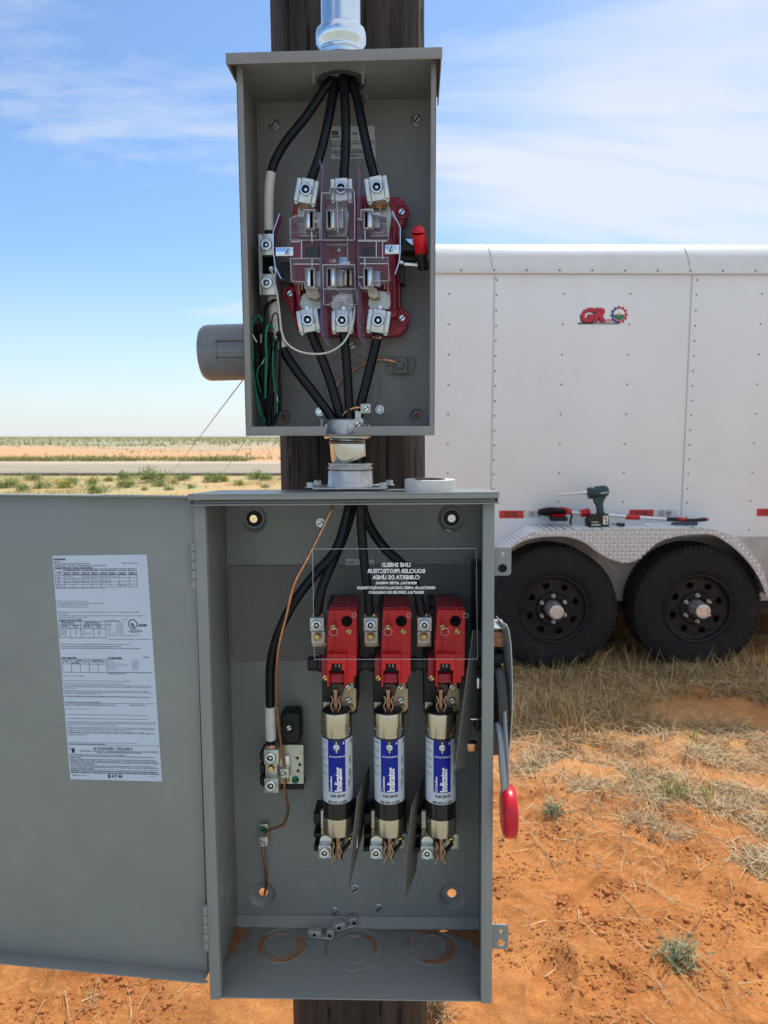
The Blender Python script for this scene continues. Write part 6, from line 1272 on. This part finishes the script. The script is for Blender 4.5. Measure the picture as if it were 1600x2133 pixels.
f1 = fuse(); f1['label'] = 'leftmost of the three cartridge fuses, with blue and white wrap'
fs_ = rotm @ Vector((1, 0, 0))
f2 = copy_tree(f1, fs_*(DX*1.0), label='middle cartridge fuse of three, between the two grey fibre barriers'); f3 = copy_tree(f1, fs_*(DX*2-.0005), label='rightmost cartridge fuse, partly behind the tall grey fibre sheet')

# ================================================================== CABLES
def cable(name, label, pts, r_, group=None, mats=('cable',), parts=(), loc=None, cat='cable', n=14):
    mb = MB(); mb.tube(pts, r_, n, seg=10); P = catmull(pts, 10)
    o = emit(mb, name, M[mats[0]], label=label, cat=cat, group=group)
    for (nm, m_, a, b3, rr_) in parts:
        if isinstance(a, Vector): a, b3 = [min(range(len(P)), key=lambda i: (P[i]-v_).length)/(len(P)-1) for v_ in (a, b3)]
        i0, i1 = int(a*(len(P)-1)), max(int(a*(len(P)-1))+2, int(round(b3*(len(P)-1)))); mb = MB(); seg_ = P[i0:i1+1]
        if nm == 'tape_band': mb.tube(seg_, lambda t_, k=len(seg_): rr_*(1+.03*math.sin(t_*k*3.1)), n, spline=False)
        else: mb.tube(seg_, rr_, n, spline=False)
        emit(mb, nm, M[m_], o)
    return o
def strands(o, F_, px0, px1, py0, py1, y, n_=9):
    mb = MB(F_)
    for k in range(n_): t_ = (k+.5)/n_; mb.tube([F_.at(px0+(px1-px0)*t_, py0, y+.004*abs(t_-.5)), F_.at(px0+(px1-px0)*t_+random.uniform(-1, 1), py1, y-.002+random.uniform(0, .003))], .0011, 5, spline=False)
    emit(mb, 'bare_strands', M['copper'], o)
u = U.wat; l = L.wat
hub = U.w((hx, hy, UH/2+.08))
g1 = 'black cables dropping from the top hub'
ca = cable('power_cable', 'black cable with white tape band bending left to the neutral lug in the upper box', [hub+Vector((-.008, 0, 0)), u(694, 150, .052), u(672, 190, .052), u(640, 240, .055), u(598, 292, .058), u(573, 335, .060), u(563, 372, .060), u(560, 430, .062), u(561, 500, .064), u(560, 540, .066)], .0063, g1, parts=(('tape_band', 'tape', u(565, 360, .06), u(561, 484, .063), .0070),))
cb_ = cable('power_cable', 'black cable from the top hub to the upper left lug of the block', [hub+Vector((.0, .009, 0)), u(700, 155, .055), u(690, 220, .052), u(673, 300, .046), u(657, 350, .042), u(647, 378, .040), u(640, 405, .040)], .0066, g1)
cc1 = cable('power_cable', 'straight black cable from the top hub to the upper middle lug', [hub+Vector((.003, -.01, 0)), u(716, 155, .045), u(720, 240, .044), u(720, 310, .042), u(716, 372, .040), u(714, 400, .040)], .0066, g1); strands(cc1, U, 709, 720, 370, 378, .036)
cd1 = cable('power_cable', 'black cable from the top hub to the upper right lug of the block', [hub+Vector((.012, 0, 0)), u(732, 155, .052), u(745, 210, .05), u(759, 280, .046), u(770, 330, .043), u(780, 368, .040), u(785, 400, .040)], .0066, g1)
for o_, x0_, x1_, y_ in ((cb_, 625, 655, 424), (cd1, 775, 805, 422)): strands(o_, U, x0_, x1_, y_, y_+12, .044, 11)
g2 = 'black cables running from the upper box down into the switch box'
NX = U.w((U.at(725, 880, .06).x, .060, 0)); nz0 = U.w((0, 0, -UH/2)).z; lz = L.w((0, 0, LH/2)).z
nip = lambda dx, dy, z: Vector((NX.x+dx+(.0035 if z < 1.33 else 0), NX.y+dy, z))
n1_ = cable('power_cable', 'black neutral cable with white tape, leftmost through the nipple, ending on the neutral bar', [u(566, 590, .066), u(570, 640, .066), u(575, 680, .062), u(586, 722, .058), u(620, 775, .055), u(655, 820, .055), u(692, 872, .056), nip(-.010, -.002, nz0), nip(-.010, .002, lz), l(728, 1045, .075), l(716, 1100, .070), l(697, 1150, .065), l(655, 1198, .062), l(612, 1255, .062), l(580, 1320, .068), l(564, 1385, .080), l(563, 1470, .100), l(564, 1545, .112), l(564, 1585, .115)], .0070, g2, parts=(('tape_band', 'tape', u(567, 600, .066), u(589, 728, .058), .0078), ('tape_band', 'tape', l(563, 1474, .10), l(564, 1541, .112), .0082)), n=18); strands(n1_, L, 556, 573, 1553, 1562, .106, 8)
n2_ = cable('power_cable', 'black cable from the lower left lug above to the left switch pole below', [u(641, 668, .044), u(653, 705, .044), u(668, 740, .046), u(690, 800, .05), u(708, 865, .054), nip(-.004, .010, nz0), nip(-.004, .012, lz), l(735, 1045, .09), l(722, 1100, .09), l(700, 1155, .075), l(682, 1195, .06), l(668, 1235, .052), l(661, 1280, .050), l(658, 1305, .050)], .0070, g2, n=18); strands(n2_, L, 650, 672, 1279, 1288, .046, 8)
n3_ = cable('power_cable', 'black cable from the lower middle lug above to the middle switch pole below', [u(713, 668, .044), u(719, 720, .044), u(724, 780, .047), u(728, 865, .050), nip(.003, -.012, nz0), nip(.003, -.010, lz), l(750, 1045, .055), l(753, 1100, .055), l(757, 1150, .055), l(762, 1200, .052), l(767, 1240, .050), l(770, 1282, .050), l(770, 1305, .050)], .0066, g2, n=18); strands(n3_, L, 760, 782, 1279, 1288, .046, 8)
n4_ = cable('power_cable', 'black cable from the lower right lug above to the right switch pole below', [u(788, 668, .044), u(785, 705, .044), u(775, 750, .046), u(760, 810, .050), u(746, 868, .056), nip(.012, .004, nz0), nip(.010, .004, lz), l(752, 1045, .08), l(768, 1092, .078), l(800, 1140, .070), l(842, 1180, .060), l(866, 1220, .054), l(877, 1275, .050), l(878, 1305, .050)], .0070, g2, n=18); strands(n4_, U, 776, 794, 700, 706, .038, 8); strands(n4_, L, 868, 890, 1279, 1288, .046, 8)
# bare copper
cable('ground_wire', 'long bare copper wire running down the left of the lower box to the neutral bar', [nip(-.016, -.004, nz0+.02), nip(-.017, -.002, lz), l(697, 1045, .06), l(678, 1090, .05), l(640, 1165, .045), l(613, 1218, .045), l(596, 1286, .05), l(580, 1354, .06), l(576, 1426, .08), l(581, 1505, .10), l(589, 1575, .112), l(592, 1612, .115), l(594, 1650, .118), l(600, 1687, .125), l(590, 1717, .135), l(565, 1727, .14), l(553, 1737, .145), l(548, 1756, .148)], .0023, None, ('copper',), cat='wire', n=8)
cable('ground_wire', 'short bare copper wire from the small ground lug to the lower left hole', [l(547, 1756, .149), l(549, 1780, .148), l(553, 1810, .150), l(555, 1840, .155), l(551, 1862, .172), l(549, 1866, .2)], .0022, None, ('oldcopper',), cat='wire', n=8)
cable('ground_wire', 'curved copper wire from the painted ground clamp behind the cables in the upper box', [u(824, 754, .100), u(800, 749, .098), u(775, 751, .098), u(745, 765, .098), u(715, 790, .1), u(700, 806, .1), u(700, 850, .09), u(712, 890, .07)], .0018, None, ('copper',), cat='wire', n=8)
cable('bonding_wire', 'copper wire looping to the small lug on the bushing', [u(757, 850, .05), u(740, 850, .046), u(724, 856, .046), u(714, 868, .05), u(712, 885, .055)], .0021, None, ('copper',), cat='wire', n=8)
cable('signal_wire', 'thin white wire looping from the neutral lug to the lower middle lug', [u(565, 560, .040), u(570, 580, .036), u(577, 610, .034), u(582, 650, .034), u(588, 695, .032), u(603, 720, .030), u(635, 735, .028), u(680, 735, .026), u(714, 715, .024), u(733, 680, .022), u(738, 655, .024), u(739, 638, .03)], .0014, None, ('whitewire',), cat='wire', n=8)
# bundle of thin wires hanging in the upper box
KX = lambda x, y: (500+x*.1313, 620+y*.1313)
wb = thing('wire_bundle', 'hanging bundle of thin black and green wires in the left of the upper box', 'wire bundle', u(560, 880, .06))
def wl(pts, d, r_=.0013): mb.tube([u(*KX(x, y), d+random.uniform(-.006, .006)) for x, y in pts], r_, 7, seg=6)
mb = MB()
for _ in range(8): o_ = random.uniform(-26, 26); wl([(560+o_, 30), (470+o_, 90), (400+o_, 160), (375+o_, 400), (385+o_, 800), (400+o_, 1300), (430+o_, 1700), (450+o_, 2050)], .055)
for _ in range(8): o_ = random.uniform(-30, 30); wl([(460+o_, 1900), (400+o_, 1750), (300+o_, 1450), (230+o_, 1150), (225+o_, 800), (240+o_, 560), (270+o_, 430), (300+o_, 520), (330+o_, 720), (320+o_, 980), (300+o_, 1200), (340+o_, 1400), (390+o_, 1600), (430+o_, 2000)], .058)
for _ in range(9): o_ = random.uniform(-34, 30); wl([(480+o_, 2050), (470+o_, 1700), (500+o_, 1300), (540+o_, 900), (590+o_, 640), (620+o_*.6, 545), (640+o_*.4, 640), (640+o_*.3, 900), (630+o_*.5, 1300), (640+o_, 1560), (630+o_, 1760), (580+o_, 1870), (540+o_, 1990)], .050)
for _ in range(8): o_ = random.uniform(-30, 30); wl([(520, 700), (490+o_, 560), (460+o_, 640), (480+o_, 900), (470+o_, 1300), (440+o_, 1700), (470+o_, 2060)], .052)
wl([(500, 420), (520, 290), (565, 245), (600, 290), (615, 420), (620, 520), (600, 640)], .045, .0011)
for _ in range(8): o_ = random.uniform(-50, 60); wl([(480+o_, 1500), (470+o_, 1750), (480+o_*.8, 2075)], .055)
emit(mb, 'black_wire', M['cable'], wb)
mb = MB(); wl([(355, 380), (320, 310), (275, 285), (225, 340), (185, 460), (165, 650), (175, 900), (210, 1200), (260, 1560), (310, 1800), (350, 1950), (385, 1985), (370, 1900)], .042, .0021)
wl([(520, 510), (490, 450), (455, 432), (420, 500), (410, 700), (415, 1000), (405, 1300), (400, 1600)], .042, .0020); wl([(540, 650), (525, 900), (530, 1250), (570, 1540), (590, 1660), (590, 1840)], .048, .0014); wl([(345, 1050), (290, 1120), (270, 1260), (330, 1500)], .05, .0014)
emit(mb, 'green_wire', M['green'], wb)
mb = MB()
for P in (((200, 585), (265, 710)), ((335, 580), (330, 715)), ((385, 975), (345, 1055)), ((585, 1555), (595, 1650)), ((1295, 1925), (1290, 2040))): mb.tube([u(*KX(*P[0]), .04), u(*KX(*P[1]), .042)], .0009 if P[0][0] < 1000 else .002, 6, spline=False)
emit(mb, 'wire_tip', M['alu'], wb)
# nipple between the boxes
LIFT = (zA+zB)/2-LH/2
np_ = thing('conduit_nipple', 'short cast and chromed conduit coupling joining the two boxes', 'conduit coupling', nip(0, 0, lz))
O = nip(0, 0, 0); zu = nz0
mb = MB(); P0 = Vector((NX.x, NX.y, zu)); sx = Vector((0, 0, 1))
mb.lathe([(.0245, .0025), (.0315, .0025), (.0315, .012), (.0300, .022), (.0270, .024), (.0245, .0235), (.0245, .0025)], P0, sx, 48)
for k in range(8): a = 2*PI*k/8+.2; mb.box(P0+Vector((.0312*math.cos(a), .0312*math.sin(a), .010)), (.005, .010, .014), .0015, 0, Matrix.Rotation(a, 4, 'Z'))
emit(mb, 'bushing', M['castalu'], np_)
mb = MB(); mb.lathe([(.034, -.0045), (.035, -.003), (.035, -.001), (.026, -.001)], P0, sx, 40); mb.lathe([(.028, -.012), (.0255, -.0035)], P0, sx, 40)
# chromed elbow barrel, slightly offset
P1_ = nip(0, 0, lz+LIFT); pz = [(P0+Vector((0, 0, -.004))), P0+Vector((0.0005, 0, -.014)), (P0+P1_)/2+Vector((.0, 0, .006)), Vector((P1_.x+.000, P1_.y, lz+LIFT+.040))]
mb.tube(pz, lambda t_: .0262+.0015*math.sin(t_*PI)-.002*t_, 40, seg=8); 
emit(mb, 'plated_elbow', M['chrome'], np_)
mb = MB(); Q0 = Vector((P1_.x+.0005, P1_.y, lz+LIFT+.0020))
mb.lathe([(.0345, 0), (.0345, .002), (.0335, .004), (.0325, .024), (.031, .0258), (.022, .026)], Q0, sx, 48)
mb.lathe([(.026, .0262), (.0315, .0265), (.0335, .0285), (.0335, .0305), (.031, .0315), (.031, .0335), (.033, .0345), (.033, .036), (.024, .037)], Q0, sx, 44); mb.box(Q0+Vector((0, 0, .001)), (.105, .075, .003), .001)
emit(mb, 'hub', M['castalu'], np_)
for (px, py, y_) in ((647, 1017, -.028), (662, 1009, .022), (797, 1017, -.028), (811, 1010, .022)):
    q_ = W.at(px, py, Q0.y+y_); mb = MB(); b0 = Vector((q_.x, Q0.y+y_, Q0.z+.002)); mb.lathe([(1e-6, .0075), (.0045, .0075), (.0055, .0065), (.0055, .0012), (.0082, .001), (.0082, 0)], b0, sx, 6); emit(mb, 'bolt', mat('pale_bolt', (.55, .62, .60), .4, .7) if 'pale_bolt' not in bpy.data.materials else bpy.data.materials['pale_bolt'], np_)
mb = MB(U); mb.pxbox(751, 841, 772, 861, .030, .055, .0012); screw(mb, 762, 851, .030, 7, 1, .6, 2, .003); mb.pxbox(738, 872, 757, 886, .030, .045, .001); screw(mb, 746, 884, .030, 7, 1, .6, 2, .003); mb.pxplate([(740, 855), (752, 858), (752, 874), (740, 874)], .04, .05, mi=0)
emit(mb, 'bonding_lug', [bpy.data.materials['tinned_lug'], M['zinc'], M['hole']], np_)
# roll of tape on the lid
tz0 = L.w((0, 0, (zA*.65+zB*.35)+.0004)).z
a = W.at(843, 1010, .99); b3 = W.at(948, 1010, .99); rr_ = (b3.x-a.x)/2; cx_ = (a.x+b3.x)/2; th_ = .0165
mb = MB(); cc_ = Vector((cx_, .99, tz0)); mb.lathe([(rr_*.62, 0), (rr_, 0), (rr_, th_), (rr_*.62, th_), (rr_*.62, 0)], cc_, (.0, .0, 1), 64)
tr_ = emit(mb, 'tape_roll', M['tape'], label='roll of white tape lying flat on the lid of the lower box', cat='tape roll')
mb = MB(); mb.lathe([(rr_*.57, .0002), (rr_*.615, .0002), (rr_*.615, th_+.0008), (rr_*.57, th_+.0008), (rr_*.57, .0002)], cc_, (0, 0, 1), 48); emit(mb, 'core', mat('brown_card_core', (.12, .09, .07), .8), tr_)

# loose lugs and dirt on the floor of the lower box
zf = -LH/2+.0024
def loose(px, py, w_, ang, label, lift=0, tilt_=0):
    c = L.atz(px, py, zf); mb = MB(L); Mx = Matrix.Translation((c.x, c.y, zf+.007+lift)) @ Matrix.Rotation(ang, 4, 'Z') @ Matrix.Rotation(tilt_, 4, 'Y')
    b_ = lambda c0, s_, mi=0: mb.box(Mx @ Vector(c0), s_, .001, mi, Mx.to_3x3().to_4x4())
    b_((-.011, 0, 0), (.022, .013, .013)); b_((.008, .0, -.005), (.020, .013, .003)); b_((.014, .002, .001), (.012, .011, .012))
    for (x_, z_) in ((-.011, 0), (.014, .001)): p = Mx @ Vector((x_, -.0067, z_)); d_ = Mx.to_3x3() @ Vector((0, -1, 0)); mb.lathe([(1e-6, .0001), (.0028, .0001), (.0035, -.0002)], p, d_, 14, 1); mb.torus(p, d_, .0034, .0006, 14, 5)
    emit(mb, 'loose_lug', [mat('dull_spare_lug', (.50, .50, .49), .45, .6) if 'dull_spare_lug' not in bpy.data.materials else bpy.data.materials['dull_spare_lug'], M['hole']], label=label, cat='lug', group='spare lugs lying in the bottom of the box')
loose(671, 1952, 0, R(-6), 'dull metal lug lying flat, nearer and left of the pair on the box floor')
loose(719, 1936, 0, R(14), 'dull metal lug propped behind the first one at the back of the box floor', .003, R(-8))
mb = MB(L)
def cres(i, a0, a1, r0, r1, n_=40):
    cc, ra, rb_ = rings[i]; vs = []
    for k in range(n_+1):
        t_ = k/n_; a = R(a0+(a1-a0)*t_); j = math.sin(t_*PI)**.35; q0 = ra+(rb_-ra)*(r0+random.uniform(-.02, .02)); q1 = ra+(rb_-ra)*(r0+(r1-r0)*j+random.uniform(-.03, .03))
        vs += [(cc.x+q0*math.cos(a), cc.y+q0*math.sin(a), zf+.0004), (cc.x+(q0+q1)/2*math.cos(a), cc.y+(q0+q1)/2*math.sin(a), zf+.0012), (cc.x+q1*math.cos(a), cc.y+q1*math.sin(a), zf+.0004)]
    mb.raw(vs, [(3*k+j, 3*k+3+j, 3*k+4+j, 3*k+1+j) for k in range(n_) for j in (0, 1)])
cres(0, -110, 40, .45, .95); cres(0, 135, 215, .35, .9); cres(0, -170, 130, -.02, .14); cres(2, -120, 40, .35, .98); cres(2, 150, 190, .6, .9); cres(2, -160, 170, -.03, .10); cres(1, -10, 80, .05, .4); cres(1, 150, 200, .85, .98)
for _ in range(500):
    k = random.random(); back = LD-.012
    if k < .45: x, y = -LW/2+.004+abs(random.gauss(0, .012)), back-abs(random.gauss(0, .035))
    elif k < .8: x, y = LW/2-.004-abs(random.gauss(0, .05)), back-abs(random.gauss(0, .010))
    elif k < .9: x, y = LW/2-.006-abs(random.gauss(0, .006)), back-random.uniform(0, .10)
    else: x, y = random.uniform(-.18, .18), random.uniform(.02, .14)
    if y > .006 and abs(x) < LW/2-.003: mb.rock((x, y, zf+.0004), random.uniform(.0004, .0013), 0, .5)
for (pts) in ([(-.199, .145), (-.185, .147), (-.183, .125), (-.192, .10), (-.199, .07)], [(.199, .147), (.09, .147), (.10, .142), (.16, .138), (.185, .12), (.199, .09)]):
    mb.raw([(x, y, zf+.0003) for x, y in pts], [tuple(range(len(pts)))])
emit(mb, 'sand_dirt', M['dirt'], label='orange sand caught in the knockout rings and corners of the box floor', cat='dirt', kind='stuff')
